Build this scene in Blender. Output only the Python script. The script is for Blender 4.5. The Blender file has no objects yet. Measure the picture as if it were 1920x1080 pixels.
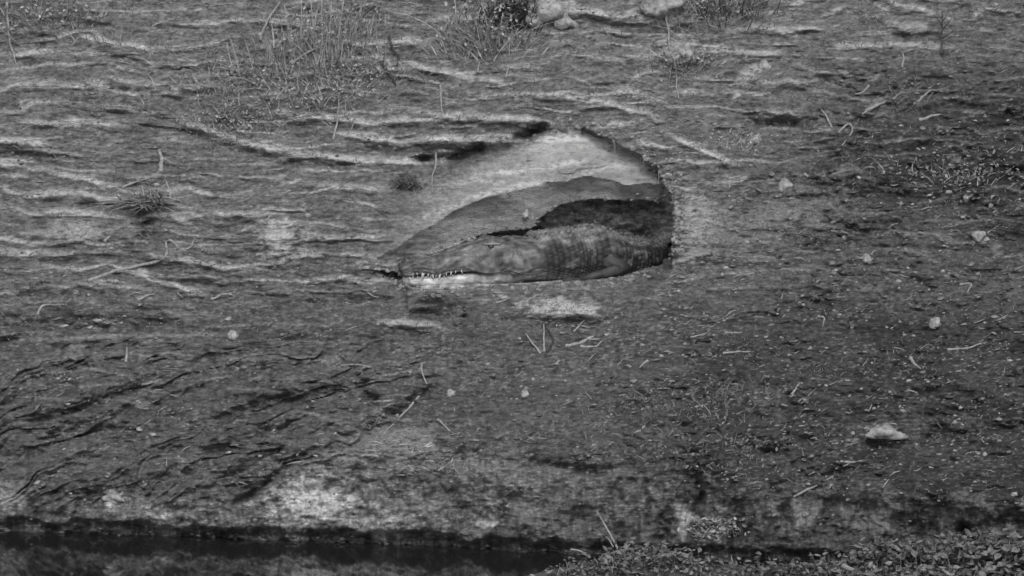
import bpy, math, random
import numpy as np
from mathutils import Vector, Matrix, noise as mnoise
random.seed(7); RNG = np.random.default_rng(11)
S = bpy.context.scene
COL = S.collection
R = math.radians

# ------------------------------------------------------------------ camera
DIST, PITCH, FPX = 25.0, R(8.0), 12500.0          # metres to the water's edge, tilt, focal length in photo pixels
CAMZ = 25.0 * math.tan(PITCH + math.atan(478 / FPX))
CAM = Vector((0, -DIST, CAMZ))
cd = bpy.data.cameras.new('camera'); cam = bpy.data.objects.new('camera', cd); COL.objects.link(cam)
cam.location = CAM; cam.rotation_euler = (math.pi / 2 - PITCH, 0, 0)
cd.sensor_width = 36.0; cd.lens = 36.0 * FPX / 1920.0; cd.clip_start = 0.5; cd.clip_end = 500
cd.dof.use_dof = True; cd.dof.focus_distance = 25.9; cd.dof.aperture_fstop = 14.0
S.camera = cam

# ------------------------------------------------------------------ sky, sun, exposure
SUN_EL, SUN_AZ = R(46), R(4)                      # azimuth measured from the camera's side towards the right
w = bpy.data.worlds.new('World'); S.world = w; w.use_nodes = True
nt = w.node_tree; nt.nodes.clear()
o_ = nt.nodes.new('ShaderNodeOutputWorld'); b_ = nt.nodes.new('ShaderNodeBackground')
sk = nt.nodes.new('ShaderNodeTexSky'); sk.sky_type = 'NISHITA'; sk.sun_disc = False
sk.sun_elevation = SUN_EL; sk.sun_rotation = math.pi - SUN_AZ; sk.dust_density = 4.0
bw = nt.nodes.new('ShaderNodeRGBToBW')             # a black and white photograph: the sky is grey too
nt.links.new(sk.outputs[0], bw.inputs[0]); nt.links.new(bw.outputs[0], b_.inputs[0])
nt.links.new(b_.outputs[0], o_.inputs[0]); b_.inputs[1].default_value = 0.15
sl = bpy.data.lights.new('sun', 'SUN'); sl.energy = 1.1; sl.angle = R(24); sl.color = (1, 1, 1)
so = bpy.data.objects.new('sun', sl); COL.objects.link(so)
sv = Vector((math.sin(SUN_AZ) * math.cos(SUN_EL), -math.cos(SUN_AZ) * math.cos(SUN_EL), math.sin(SUN_EL)))
so.rotation_euler = sv.to_track_quat('Z', 'Y').to_euler()
S.view_settings.view_transform = 'Standard'; S.view_settings.look = 'None'
S.view_settings.gamma = 1.0; S.view_settings.exposure = 0.28; S.view_settings.use_curve_mapping = False

# ------------------------------------------------------------------ pixel of the photograph -> place in the world
SP, CP = math.sin(PITCH), math.cos(PITCH)
def rayd(px, py):
    u = (px - 960.0) / FPX; v = (540.0 - py) / FPX
    return u, CP + v * SP, -SP + v * CP             # per unit depth along the optical axis
def at(px, py, Y):
    dx, dy, dz = rayd(px, py); t = (Y + DIST) / dy
    return Vector((dx * t, Y, CAMZ + dz * t))
def y_at_z(px, py, z):
    dx, dy, dz = rayd(px, py)
    return -DIST + dy * (z - CAMZ) / dz
def topix(p):
    d = p - CAM; f = d.y * CP - d.z * SP; up = d.y * SP + d.z * CP
    return 960 + FPX * d.x / f, 540 - FPX * up / f

# ------------------------------------------------------------------ noise on arrays
def _h(ix, iy, s):
    n = (ix.astype(np.int64) * 374761393 + iy.astype(np.int64) * 668265263 + s * 974711) & 0xffffffff
    n = ((n ^ (n >> 13)) * 1274126177) & 0xffffffff
    return ((n ^ (n >> 16)) & 0xffff) / 65535.0
_PT = np.random.default_rng(5).permutation(1024).astype(np.int32); _GX = np.cos(np.arange(1024) * 6.2832 / 1024 * 7.0); _GY = np.sin(np.arange(1024) * 6.2832 / 1024 * 7.0)
def vn(x, y, s=0):
    x, y = np.broadcast_arrays(x, y)
    ix = np.floor(x); iy = np.floor(y); fx = x - ix; fy = y - iy
    ix = ix.astype(np.int32); iy = iy.astype(np.int32) + s * 37
    p0 = _PT[ix & 1023]; p1 = _PT[(ix + 1) & 1023]
    def g(p, o, X, Y):
        k = _PT[(p + iy + o) & 1023]; return _GX[k] * X + _GY[k] * Y
    ux = fx * fx * fx * (fx * (fx * 6 - 15) + 10); uy = fy * fy * fy * (fy * (fy * 6 - 15) + 10)
    n00, n01, n10, n11 = g(p0, 0, fx, fy), g(p0, 1, fx, fy - 1), g(p1, 0, fx - 1, fy), g(p1, 1, fx - 1, fy - 1)
    a = n00 + (n10 - n00) * ux; b = n01 + (n11 - n01) * ux
    return (a + (b - a) * uy) * 1.4
def fbm(x, y, o=4, s=0, g=.5):
    t = 0; a = 1; n = 0
    for k in range(o):
        t = t + a * vn(x * 2 ** k, y * 2 ** k, s + k * 17); n += a; a *= g
    return t / n
def worley(x, y, s=0):
    ix = np.floor(x); iy = np.floor(y); d1 = np.full(x.shape, 9.0); idv = np.zeros(x.shape)
    for i in (-1, 0, 1):
        for j in (-1, 0, 1):
            cx = ix + i; cy = iy + j
            d = np.hypot(cx + _h(cx, cy, s) - x, cy + _h(cx, cy, s + 5) - y)
            m = d < d1; d1 = np.where(m, d, d1); idv = np.where(m, _h(cx, cy, s + 9), idv)
    return d1, idv
def ss(a, b, x):
    t = np.clip((x - a) / (b - a), 0, 1); return t * t * (3 - 2 * t)
def curve(px, pts):
    xs, ys = zip(*pts); return np.interp(px, xs, ys)
def blob(X, Y, cx, cy, rx, ry, rot=0, e=2.0):
    c, s = math.cos(R(rot)), math.sin(R(rot)); a = (X - cx) * c + (Y - cy) * s; b = -(X - cx) * s + (Y - cy) * c
    return np.exp(-((a / rx) ** 2 + (b / ry) ** 2) ** (e / 2))

# ------------------------------------------------------------------ the lie of the bank
WATER = [(-3000, 960), (-100, 996), (0, 1000), (400, 1014), (700, 1026), (1100, 1046), (1500, 1062), (1920, 1078), (4500, 1120)]
TOPE = [(-3000, 930), (0, 958), (200, 950), (400, 942), (480, 935), (540, 888), (640, 882), (800, 886), (860, 858), (1000, 868),
        (1150, 880), (1250, 885), (1400, 920), (1550, 935), (1700, 948), (1920, 962), (4500, 1000)]
MID = [(-3000, 560), (0, 610), (400, 590), (760, 560), (1000, 560), (1250, 560), (1500, 470), (1920, 400), (4500, 300)]
RIM = [(700, 330), (760, 322), (800, 318), (855, 306), (900, 288), (935, 276), (985, 262), (1035, 241), (1065, 233), (1100, 241),
       (1150, 266), (1200, 291), (1232, 316), (1248, 350), (1262, 384), (1275, 400)]
CREASE = [(700, 488), (745, 462), (790, 436), (850, 396), (905, 371), (1000, 349), (1060, 337), (1110, 331), (1170, 344), (1262, 346)]
LIP = [(700, 500), (745, 492), (790, 480), (835, 466), (880, 446), (930, 436), (1000, 428), (1010, 412), (1030, 395), (1060, 382),
       (1120, 373), (1170, 377), (1200, 374), (1225, 380), (1240, 377), (1262, 388)]
FLOOR = [(700, 505), (748, 512), (765, 540), (850, 541), (950, 534), (1050, 529), (1120, 524), (1180, 516), (1215, 500), (1240, 474), (1258, 455), (1262, 440)]

# silt ledges, sun ripple light painted pale on them: points, how far they stand out (m), height of the painted pale top (px)
LEDGES = [
 ([(0, 108), (100, 98), (205, 106)], .035, 16, .6), ([(118, 60), (170, 72), (215, 86), (300, 94)], .05, 14, .9),
 ([(-60, 262), (60, 270), (108, 276)], .06, 16, .9), ([(-60, 300), (40, 312), (150, 336), (240, 358)], .05, 14, .8),
 ([(320, 222), (400, 250), (470, 272), (560, 290), (640, 302), (760, 305), (850, 308)], .09, 18, .9),
 ([(500, 210), (600, 222), (690, 232), (770, 226), (900, 222), (1010, 226)], .06, 16, .8),
 ([(640, 254), (700, 262), (760, 266), (850, 262), (985, 266)], .08, 18, .9),
 ([(690, 130), (780, 128), (860, 142), (960, 158)], .06, 16, .7), ([(600, 82), (700, 84), (800, 80)], .05, 16, .5),
 ([(30, 372), (130, 362), (255, 384)], .06, 16, .7), ([(60, 402), (140, 398), (220, 408)], .04, 14, .7),
 ([(235, 508), (300, 530), (385, 554)], .05, 12, .9), ([(310, 488), (400, 500), (520, 506)], .04, 12, .6),
 ([(1000, 178), (1100, 188), (1250, 222)], .05, 14, .8), ([(1140, 164), (1190, 176), (1260, 200)], .05, 14, .7),
 ([(1040, 18), (1120, 26), (1245, 38)], .06, 14, .9), ([(1245, 250), (1300, 276), (1385, 312)], .06, 14, .9),
 ([(1270, 92), (1380, 98), (1480, 104)], .05, 12, .6), ([(1420, 212), (1520, 216)], .08, 12, .7),
 ([(1640, -4), (1700, 12), (1760, 26)], .05, 12, .9), ([(1560, 88), (1680, 84), (1800, 92)], .04, 12, .6),
 ([(430, 38), (560, 44), (640, 40)], .04, 14, .4), ([(200, 150), (330, 168), (430, 160)], .05, 14, .5),
 ([(0, 160), (90, 158), (190, 168)], .05, 14, .6), ([(20, 228), (120, 236), (240, 232)], .05, 14, .5),
 ([(380, 400), (480, 404), (560, 398)], .04, 12, .6), ([(560, 345), (650, 352), (740, 350)], .04, 14, .5),
 ([(700, 606), (760, 604), (830, 612)], .05, 10, .9), ([(30, 640), (200, 632), (420, 628)], .04, 8, .3),
 ([(-40, 470), (80, 476), (200, 484)], .04, 12, .5), ([(60, 540), (180, 534), (300, 545)], .03, 10, .4),
 ([(560, 440), (640, 448), (740, 440)], .03, 12, .5), ([(540, 530), (640, 522), (760, 528)], .03, 8, .6),
 ([(790, 40), (900, 36), (1000, 46)], .05, 16, .5), ([(1300, 152), (1400, 158), (1540, 150)], .04, 12, .5),
 ([(1060, 106), (1160, 112), (1250, 110)], .05, 14, .5), ([(890, 180), (960, 176), (1020, 184)], .04, 12, .5),
 ([(1350, 60), (1450, 52), (1560, 58)], .04, 12, .4)]

def axis(lo, fine0, fine1, hi, step):
    a = list(np.arange(fine0, fine1, step)); k = step; x = fine0; pre = []
    while x > lo: k *= 1.16; x -= k; pre.append(x)
    k = step; x = a[-1]; post = []
    while x < hi: k *= 1.16; x += k; post.append(x)
    return np.array(pre[::-1] + a + post)
AX = axis(-3000, -70, 1990, 4500, 2.1); AY = axis(-1000, -50, 1092, 1150, 2.1)
PX, PY = np.meshgrid(AX, AY); AXR = AX[None, :]; ZR = AXR * 0
wob = fbm(PX / 130, PY / 60, 3, 3) * 14 + fbm(PX / 24, PY / 24, 2, 31) * 5
Ws = curve(AXR, WATER); Wl = Ws + fbm(AXR / 60, ZR, 3, 5) * 7
Ts = curve(AXR, [(-3000, 930), (0, 950), (400, 918), (700, 892), (1000, 884), (1300, 905), (1920, 958), (4500, 1000)]); Te = curve(AXR, TOPE) + fbm(AXR / 70, ZR, 3, 8) * 22
Md = curve(AXR, MID) + fbm(AXR / 200, ZR, 2, 9) * 30
# depth gained per pixel climbed, then summed from the waterline up
right = ss(1150, 1560, PX + (PY - 500) * .4) * ss(-30, 150, PY - 30 + (PX - 1500) * .12)
ratio = .3 + (1.55 - .3) * ss(0, 70, Ts - PY)
up = ss(-60, 60, Md - PY)
ratio = ratio * (1 - up) + (.95 + .15 * right) * up
ratio = ratio + ss(120, 900, -PY) * 10.0
dpy = np.gradient(AY)[:, None]
inc = np.where(PY < Ws, ratio * .002 * dpy, 0.0)
Yw = y_at_z(AXR, Ws, 0.0)
BASE = Yw + np.cumsum(inc[::-1], axis=0)[::-1]
Yv = BASE.copy()
inframe = ss(-300, -60, PX) * ss(2200, 1990, PX) * ss(-400, -60, PY)

# strata of silt: broken horizontal steps on the upper bank
strat_m = ss(30, -60, PY - 560 - .0 * PX) * (1 - right * .65) + .35 * ss(480, 620, PY) * ss(900, 750, PY) * ss(1000, 700, PX)
sy = PY + (PX - 400) * -.02 * ss(900, 0, PX) + fbm(PX / 260, PY / 90, 3, 12) * 46 + fbm(PX / 60, PY / 40, 2, 44) * 8
def saw(t): f = t - np.floor(t); return np.where(f < .72, f / .72, (1 - f) / .28)
st = (saw(sy / 31) - .5) * (0.4 + 1.0 * ss(-.1, .3, fbm(PX / 120, PY / 30, 2, 14))) + .6 * (saw(sy / 13 + .3) - .5) * ss(-.1, .35, fbm(PX / 70, PY / 22, 2, 15))
den_zone = ss(690, 780, PX) * ss(1275, 1240, PX) * ss(-25, 5, PY - curve(AXR, RIM)) * ss(20, -10, PY - curve(AXR, FLOOR))
Yv -= .017 * st * strat_m * (1 - den_zone * .8) * ss(0, 60, Te - PY)
# broad and fine relief
slopeamp = 1.0 - .55 * ss(30, -30, Te - PY)
Yv += (.15 * fbm(PX / 300, PY / 170, 3, 20) + .026 * fbm(PX / 95, PY / 26, 4, 21)) * slopeamp * (1 - .75 * den_zone)
Yv += .011 * fbm(PX / 26, PY / 8, 4, 23, .6) * slopeamp * (1 - .8 * den_zone)
# clods on the right and lower slope
wd, wi = worley(PX / 20 + fbm(PX / 30, PY / 30, 2, 40) * .8, PY / 11, 50)
wd2, wi2 = worley(PX / 9, PY / 5.5, 60)
cl_m = np.clip(right + ss(560, 700, PY) * .75, .3, 1) * ss(-10, 30, Te - PY) * (1 - den_zone)
patch = ss(-.25, .2, fbm(PX / 90, PY / 50, 3, 61))
Yv -= cl_m * patch * (.040 * np.clip(.75 - wd, 0, 1) * (wi > .35) + .014 * np.clip(.7 - wd2, 0, 1) * (wi2 > .3))
Yv += right * ss(0, 40, Te - PY) * (.075 * fbm(PX / 110 + PY / 300, PY / 62, 3, 52) + .02 * fbm(PX / 26, PY / 13, 3, 53))
# long slanting drag grooves low on the left
gm = ss(590, 680, PY) * ss(-10, 30, Te - PY) * ss(960, 700, PX + (PY - 700) * .4)
ga = .86; wq = fbm(PX / 160, PY / 110, 3, 73); gx = PX * ga - PY * .5; gy = PX * (.36 + .00012 * np.clip(600 - PX, -300, 600)) + PY * ga + wq * 46
Yv += gm * (.050 * fbm(gx / 300, gy / 40, 4, 70, .5) * (1 + fbm(PX / 90, PY / 90, 2, 72)) + .023 * fbm(gx / 110, gy / 10, 3, 71))
rg1 = fbm(gx / 420, gy / 40, 3, 170, .4) + .03 * fbm(PX / 20, PY / 12, 2, 171); rg2 = fbm(gx / 300, gy / 19, 3, 172, .5) + .06 * fbm(PX / 14, PY / 8, 2, 175)
lg = gm * ss(-.3, .25, fbm(PX / 170, PY / 90, 2, 173))
brk = ss(-.35, .3, fbm(PX / 60, PY / 40, 3, 174))
Yv += .034 * gm * np.exp(-(rg1 / .07) ** 2) * (.4 + .6 * lg) * brk + .008 * lg * np.exp(-(rg2 / .09) ** 2) * brk - .020 * gm * np.exp(-((rg1 - .10) / .05) ** 2)
def groove(pts, wd_, dep, side=0.0):
    global Yv
    best = np.full(PX.shape, 1e9); sgn = np.zeros(PX.shape)
    for (x0, y0), (x1, y1) in zip(pts[:-1], pts[1:]):
        L2 = (x1 - x0) ** 2 + (y1 - y0) ** 2; t = np.clip(((PX - x0) * (x1 - x0) + (PY - y0) * (y1 - y0)) / L2, 0, 1)
        d = np.hypot(PX - x0 - t * (x1 - x0), PY - y0 - t * (y1 - y0)); m = d < best
        best = np.where(m, d, best)
    Yv = Yv + .58 * dep * np.exp(-(best * (1 + .5 * fbm(PX / 30, PY / 30, 2, 76)) / (wd_ * 1.15)) ** 2) * (1 + .9 * fbm(PX / 30, PY / 20, 3, 75))
groove([(800, 738), (760, 770), (710, 805), (650, 840)], 13, .14)
groove([(640, 690), (672, 712), (684, 738), (700, 752)], 12, .13)
groove([(590, 840), (530, 880), (480, 922), (440, 945)], 6, .10)
groove([(0, 900), (60, 860), (140, 822), (210, 800)], 9, .09); groove([(0, 840), (90, 790), (190, 752), (270, 728)], 8, .08)
groove([(230, 800), (330, 745), (420, 722)], 7, .07)
for pts in ([(-60, 830), (60, 792), (170, 752), (300, 716), (400, 690)], [(-60, 720), (100, 704), (230, 682), (330, 664)], [(80, 915), (150, 868), (220, 824), (330, 782), (470, 752)], [(170, 935), (250, 880), (330, 836), (420, 790), (540, 752)],
            [(-60, 880), (40, 850), (130, 806), (240, 772), (340, 752)], [(-60, 770), (70, 744), (190, 716), (300, 690), (420, 676)], [(250, 925), (330, 888), (400, 850), (470, 824), (540, 806)], [(360, 800), (450, 766), (560, 740), (640, 730)], [(-60, 940), (60, 905), (120, 880)], [(380, 925), (450, 880), (520, 846)], [(120, 790), (230, 742), (330, 716)], [(-60, 660), (120, 652), (260, 650), (400, 638)], [(-60, 600), (60, 612), (180, 606), (300, 596)], [(480, 560), (600, 572), (720, 566)], [(470, 650), (600, 640), (720, 646)]):
    groove(pts, 14, .045); groove([(x + 4, y - 24) for x, y in pts], 13, -.05)
groove([(1000, 868), (1120, 888), (1180, 872)], 9, .08); groove([(840, 868), (900, 850)], 10, .08)
groove([(1300, 1000), (1306, 950), (1316, 930)], 6, .10); groove([(1215, 985), (1216, 950), (1206, 915)], 5, .07)
groove([(1130, 960), (1150, 920), (1160, 900)], 5, .05)
groove([(1740, 822), (1762, 806)], 10, .12); groove([(1440, 850), (1470, 850)], 9, .10); groove([(1560, 890), (1600, 880)], 9, .08)
groove([(1420, 235), (1500, 236)], 13, .10); groove([(0, 645), (120, 626), (330, 612)], 11, .12); groove([(390, 618), (480, 610)], 8, .05)
groove([(268, 420), (275, 440)], 18, .16); groove([(745, 352), (765, 348)], 14, .10)
groove([(800, 585), (835, 592), (862, 598)], 22, .14); groove([(860, 565), (872, 590)], 8, .07)
groove([(600, 870), (660, 880), (720, 882)], 6, .05)
groove([(900, 282), (872, 292), (845, 298), (790, 300)], 10, .17); groove([(1022, 242), (995, 250), (970, 260)], 7, .2)
for x, y, d in ((1470, 980, .12), (1560, 965, .14), (1620, 975, .12), (1690, 960, .10), (1760, 960, .10), (1815, 980, .14), (1250, 1005, .16), (1380, 985, .1)):
    groove([(x, y - 22), (x - 8, y + 24)], 17, d)
# cut face above the water: crumbly columns, and the undercut just over the waterline
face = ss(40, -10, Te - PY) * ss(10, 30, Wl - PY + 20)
Yv += face * (.07 * fbm(PX / 46, PY / 60, 4, 80, .55) + .05 * fbm(PX / 20, PY / 90, 3, 87) + .05 * fbm(PX / 90, PY / 60, 2, 86) + .018 * fbm(PX / 14, PY / 10, 3, 81))
und = ss(34, 16, Wl - PY + 14 * fbm(PX / 60, PY / 60, 2, 88))
Yv += (.075 + .03 * fbm(PX / 40, PY / 20, 2, 83)) * und * ss(-10, 20, PY - Te)
# ledges
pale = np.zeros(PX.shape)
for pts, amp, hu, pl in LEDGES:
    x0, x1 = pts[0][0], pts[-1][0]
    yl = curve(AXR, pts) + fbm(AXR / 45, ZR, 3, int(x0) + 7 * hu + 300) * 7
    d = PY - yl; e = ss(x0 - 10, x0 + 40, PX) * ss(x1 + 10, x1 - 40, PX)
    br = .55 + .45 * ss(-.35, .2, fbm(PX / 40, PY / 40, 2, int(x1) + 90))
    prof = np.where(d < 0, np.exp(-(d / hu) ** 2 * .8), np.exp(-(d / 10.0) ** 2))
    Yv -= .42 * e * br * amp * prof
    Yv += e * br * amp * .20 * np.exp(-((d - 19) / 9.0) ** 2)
    pale = np.maximum(pale, e * pl * br * ss(-hu * .9, -2, d) * ss(4, 0, d))  # sunlight rippling off the water, painted as pale ledge tops

# ------------------------------------------------------------------ the burrow in the bank
rim, cre, lip, flo = (curve(AXR, c) for c in (RIM, CREASE, LIP, FLOOR))
jag = fbm(AXR / 16, ZR, 4, 90, .7) * 9; rim = rim + jag * .8 + fbm(AXR / 50, ZR, 2, 89) * 9; lip = lip + jag * .5 * ss(1000, 1030, PX); cre = cre + fbm(AXR / 40, ZR, 3, 91) * 8
PXN = PX + 9 * fbm(PY / 18, PX * 0 + 3.3, 3, 92)
inx = ss(730, 900, PX + np.clip(PY - 380, 0, 90) * .75 + 30 * fbm(PX / 50, PY / 25, 3, 99)) * ss(1262, 1256, PXN)
iny = ss(1215, 1262, PX)
y_cre = .04 - .09 * ss(750, 880, PX) + .12 * ss(1000, 1240, PX)       # crease bulges out, right end set back
rec_top = .035 + .06 * ss(1040, 1200, PX) + .06 * ss(1180, 1250, PX)
sharp = np.where(PX > 1090, ss(-1.0, 4.0, PY - rim), ss(-2, 26, PY - rim) * ss(820, 960, PX) + ss(-2, 60, PY - rim) * ss(960, 820, PX))
tt = np.clip((PY - rim) / np.maximum(cre - rim, 1), 0, 1)
wall = rec_top * (1 - tt) + (y_cre) * tt
uu = np.clip((PY - cre) / np.maximum(lip - cre, 1), 0, 1)
under = y_cre + (.16 - .05 * ss(880, 1000, PX)) * np.power(uu, .8)
blockY = np.where(PY < cre, wall, under) + .012 * fbm(PX / 40, PY / 16, 4, 93) + .006 * fbm(PX / 15, PY / 26, 3, 94) * ss(0, 6, PY - cre)
blockY += -.012 * ss(.3, .8, saw((PY + PX * .05 + fbm(PX / 130, PY / 40, 3, 96) * 40) / 34)) * ss(-.1, .3, fbm(PX / 80, PY / 30, 2, 95)) * (PY < cre)
smooth_base = Yw + np.cumsum((inc * ss(9999, -9999, PY) * 0 + inc)[::-1], axis=0)[::-1] + .16 * fbm(PX / 300, PY / 170, 2, 20)
m_in = inx * sharp * (PY < lip) * (PY > rim - 30)
Yv = np.where(PY < lip, Yv * (1 - m_in) + (smooth_base + blockY + .05) * m_in, Yv)
# cave floor and back wall
XF = np.linspace(690, 1290, 601)
iF = lambda x: float(np.interp(x, XF, F_base))
row = lambda x, y: BASE[np.argmin(abs(AY - y)), np.argmin(abs(AX - x))]
F_base = np.array([row(x, float(np.interp(x, *zip(*FLOOR)))) for x in XF])
Y0 = row(900, 538)                                       # depth of the burrow's doorstep
ZF = at(900, 538, Y0).z
fl_y = y_at_z(PX, PY, ZF + .0) 
cap = Y0 + np.interp(PX, [740, 800, 900, 980, 1040, 1120, 1215, 1262], [.12, .26, .42, .5, .55, .62, .66, .50]) + .16 * fbm(PX / 60, PY / 36, 4, 97, .6) \
      - .25 * np.clip((lip + 40 - PY) / 60, 0, 1) * 0
cave_y = np.minimum(fl_y + .03 * fbm(PX / 40, PY / 10, 3, 98), cap)
hole = (PY >= lip) & (PY < flo) & (PX > 748) & (PXN < 1260)
cave_y = np.where(PX > 1200, np.minimum(cave_y, cap), cave_y)
Yv = np.where(hole, np.maximum(cave_y, Yv + .02), Yv)
# doorstep: blend bank below the floor edge to the floor's depth
ds = inx * ss(60, 0, PY - flo) * (PY >= flo)
Yv = Yv * (1 - .7 * ds) + (y_at_z(PX, flo, ZF) + (BASE - np.interp(PX, XF, F_base))) * .7 * ds
# thin raised lip of soil round the right end of the burrow
Yv -= .05 * np.exp(-((PX - 1268 - (PY < 330) * 0) / 9) ** 2) * ss(330, 380, PY) * ss(490, 440, PY)
# light fresh soil heaps
for cx, cy, rx, ry, rot, h in ((1050, 580, 80, 22, 2, .10), (1300, 430, 60, 50, 0, .08), (520, 450, 38, 36, 0, .05), (1655, 812, 34, 17, -5, .07),
                               (1700, 52, 36, 13, 8, .07), (1440, 410, 70, 24, -12, .04), (760, 606, 60, 8, 3, .03), (140, 436, 60, 22, 0, .04),
                               (1270, 105, 26, 26, 0, .10), (1630, 200, 40, 10, -25, .05), (930, 905, 70, 26, 5, .07), (1720, 930, 120, 34, 3, .10), (1250, 10, 60, 20, 0, .06)):
    Yv -= h * blob(PX, PY, cx, cy, rx, ry, rot, 3)
# fade fine relief outside the picture so that the bank simply runs on
# ------------------------------------------------------------------ kinds of soil and sun ripple streaks painted into the tone
n1 = fbm(PX / 200, PY / 80, 4, 101); n2 = fbm(PX / 46, PY / 12, 4, 102, .6); n3 = fbm(PX / 12, PY / 5, 3, 103, .65)
nb = fbm(PX / 28, PY / 18, 3, 104)
dz = ss(-30, 60, (PX - 1540) * .36 + PY - 262 + 60 * fbm(PX / 90, PY / 60, 3, 110)) * ss(1480, 1640, PX + 60 * fbm(PX / 70, PY / 50, 3, 111)) * ss(470, 330, PY + (1760 - PX) * .25 + 50 * fbm(PX / 90, PY / 60, 3, 112))
dark_zone = dz  # darker area of the upper right slope
left_dark = ss(560, 660, PY) * ss(1100, 850, PX)
tone = .150 + .020 * ss(300, 60, PY) - .050 * ss(480, 640, PY) - .046 * right - .022 * ss(1420, 1640, PX + (PY - 200) * .2) * ss(40, 160, PY)* ss(560, 420, PY) + .05 * n1
tone *= 1 - .46 * dark_zone
tone *= 1 + .8 * n2 + .75 * n3
tone *= 1 - .35 * strat_m * ss(.2, .9, saw(sy / 31 + .35)) * ss(-.2, .3, n1)
ripple_lines = ss(.70, .95, saw(sy / 31)) * ss(-.16, .2, fbm(PX / 110, PY / 26, 3, 105)) * strat_m * (1 - den_zone)
tone = tone + (.42 - tone) * np.clip(ripple_lines * (.85 + n3), 0, 1)  # bright water ripple streaks painted into the bank's tone
dash = ss(.14, .42, fbm(PX / 15, PY / 4.2, 2, 180)) * ss(-.2, .3, fbm(PX / 110, PY / 60, 2, 181) + .1) * (1 - den_zone)
tone = tone + (.24 * (1 - .3 * right) - tone) * dash * .75
dk = ss(.16, .42, fbm(PX / 22, PY / 5, 2, 182)) * (1 - den_zone)
tone = tone * (1 - .4 * dk)
ripple_lines2 = ss(.62, .95, saw(sy / 14 + .3)) * ss(.0, .3, fbm(PX / 80, PY / 16, 3, 108)) * strat_m * (1 - den_zone)
tone = tone + (.36 - tone) * np.clip(ripple_lines2 * (.7 + n3), 0, 1)  # finer ripple light streaks, painted the same way
tone = tone + (.50 - tone) * np.clip(pale * (1.0 + .9 * n3), 0, 1)  # painted ripple light on the ledges
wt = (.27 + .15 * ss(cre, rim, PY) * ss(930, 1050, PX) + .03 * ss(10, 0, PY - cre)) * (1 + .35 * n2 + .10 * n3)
wt *= 1 + .28 * ss(.3, .95, saw((PY + PX * .06 + fbm(PX / 170, PY / 40, 3, 106) * 44) / 43)) * (PY < cre) * ss(-.15, .25, fbm(PX / 110, PY / 24, 3, 109))  # broad sun ripple bands painted on the burrow wall
for pts, wv in (([(985, 266), (1080, 258), (1160, 267), (1215, 290)], 5), ([(1070, 327), (1160, 311), (1240, 309)], 6), ([(870, 332), (980, 320), (1050, 310), (1110, 300)], 5), ([(760, 424), (850, 384), (930, 358), (1040, 338)], 6), ([(790, 352), (880, 340), (960, 342)], 4)):
    q_ = curve(AXR, pts) + 6 * fbm(AXR / 40, ZR, 3, int(pts[0][0])); wt = wt * (1 + .6 * np.exp(-((PY - q_) / wv) ** 2) * ss(pts[0][0] - 10, pts[0][0] + 40, PX) * ss(pts[-1][0] + 10, pts[-1][0] - 30, PX) * (1 + 1.5 * n3))  # single streaks of rippling sunlight painted across the burrow wall
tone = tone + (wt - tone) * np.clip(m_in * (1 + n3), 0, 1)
tone = np.where(hole, .36 * (1 + .9 * n2 + .9 * n3 + .8 * nb), tone)
for cx, cy, rx, ry, rot, v in ((1050, 574, 78, 17, 3, .42), (1305, 425, 60, 50, -20, .30), (522, 450, 36, 38, 0, .42), (1655, 810, 32, 14, -5, .34),
                               (140, 436, 62, 20, 0, .32), (585, 938, 80, 38, 4, .36), (1270, 100, 30, 34, 0, .34), (760, 606, 55, 7, 3, .34), (1450, 415, 120, 34, -16, .19),
                               (1040, 30, 40, 34, 0, .34), (215, 935, 22, 14, -20, .33), (300, 960, 20, 14, 0, .30), (1700, 52, 34, 12, 8, .30), (1250, 8, 50, 22, 0, .36),
                               (720, 840, 110, 44, -8, .22), (1345, 995, 22, 40, 0, .15), (1480, 965, 60, 30, 0, .15), (1580, 930, 50, 26, 0, .14), (1800, 960, 60, 30, 0, .14), (1640, 205, 34, 9, -25, .22), (1640, 960, 60, 40, 0, .14), (1290, 980, 26, 24, 0, .25), (20, 925, 40, 24, 0, .24), (720, 985, 50, 24, 0, .22), (915, 985, 16, 10, 0, .34)):
    m = ss(.18, .95, blob(PX, PY, cx, cy, rx * 1.1, ry * 1.1, rot, 2.4) + .5 * n2 + .45 * n3 + .8 * nb) * (blob(PX, PY, cx, cy, rx * 1.7, ry * 1.7, rot, 4) > .05) * (1 - hole)
    tone = tone + (v * (1 + .3 * n3) - tone) * m
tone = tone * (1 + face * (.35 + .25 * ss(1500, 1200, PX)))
damp = ss(34, 6, Wl - PY + fbm(PX / 50, PY / 50, 3, 107) * 26)
tone = tone + (.06 * (1 + n3) - tone) * damp
tone = np.clip(tone, .02, .6)
wet = np.clip(damp, 0, 1)

def gridmesh(name, P, attrs, keep=None):
    ny, nx = P.shape[:2]
    idx = np.arange(ny * nx).reshape(ny, nx)
    q = np.stack([idx[1:, :-1], idx[1:, 1:], idx[:-1, 1:], idx[:-1, :-1]], -1).reshape(-1, 4)
    me = bpy.data.meshes.new(name)
    me.vertices.add(ny * nx); me.vertices.foreach_set('co', P.reshape(-1).astype(np.float32))
    me.loops.add(q.size); me.loops.foreach_set('vertex_index', q.reshape(-1).astype(np.int32))
    me.polygons.add(len(q)); me.polygons.foreach_set('loop_start', np.arange(0, q.size, 4, dtype=np.int32))
    me.polygons.foreach_set('loop_total', np.full(len(q), 4, np.int32))
    me.update(calc_edges=True); me.validate()
    for k, v in attrs.items():
        a = me.attributes.new(k, 'FLOAT', 'POINT'); a.data.foreach_set('value', v.reshape(-1).astype(np.float32))
    me.polygons.foreach_set('use_smooth', np.ones(len(q), bool))
    me.set_sharp_from_angle(angle=R(75))
    return me
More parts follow.
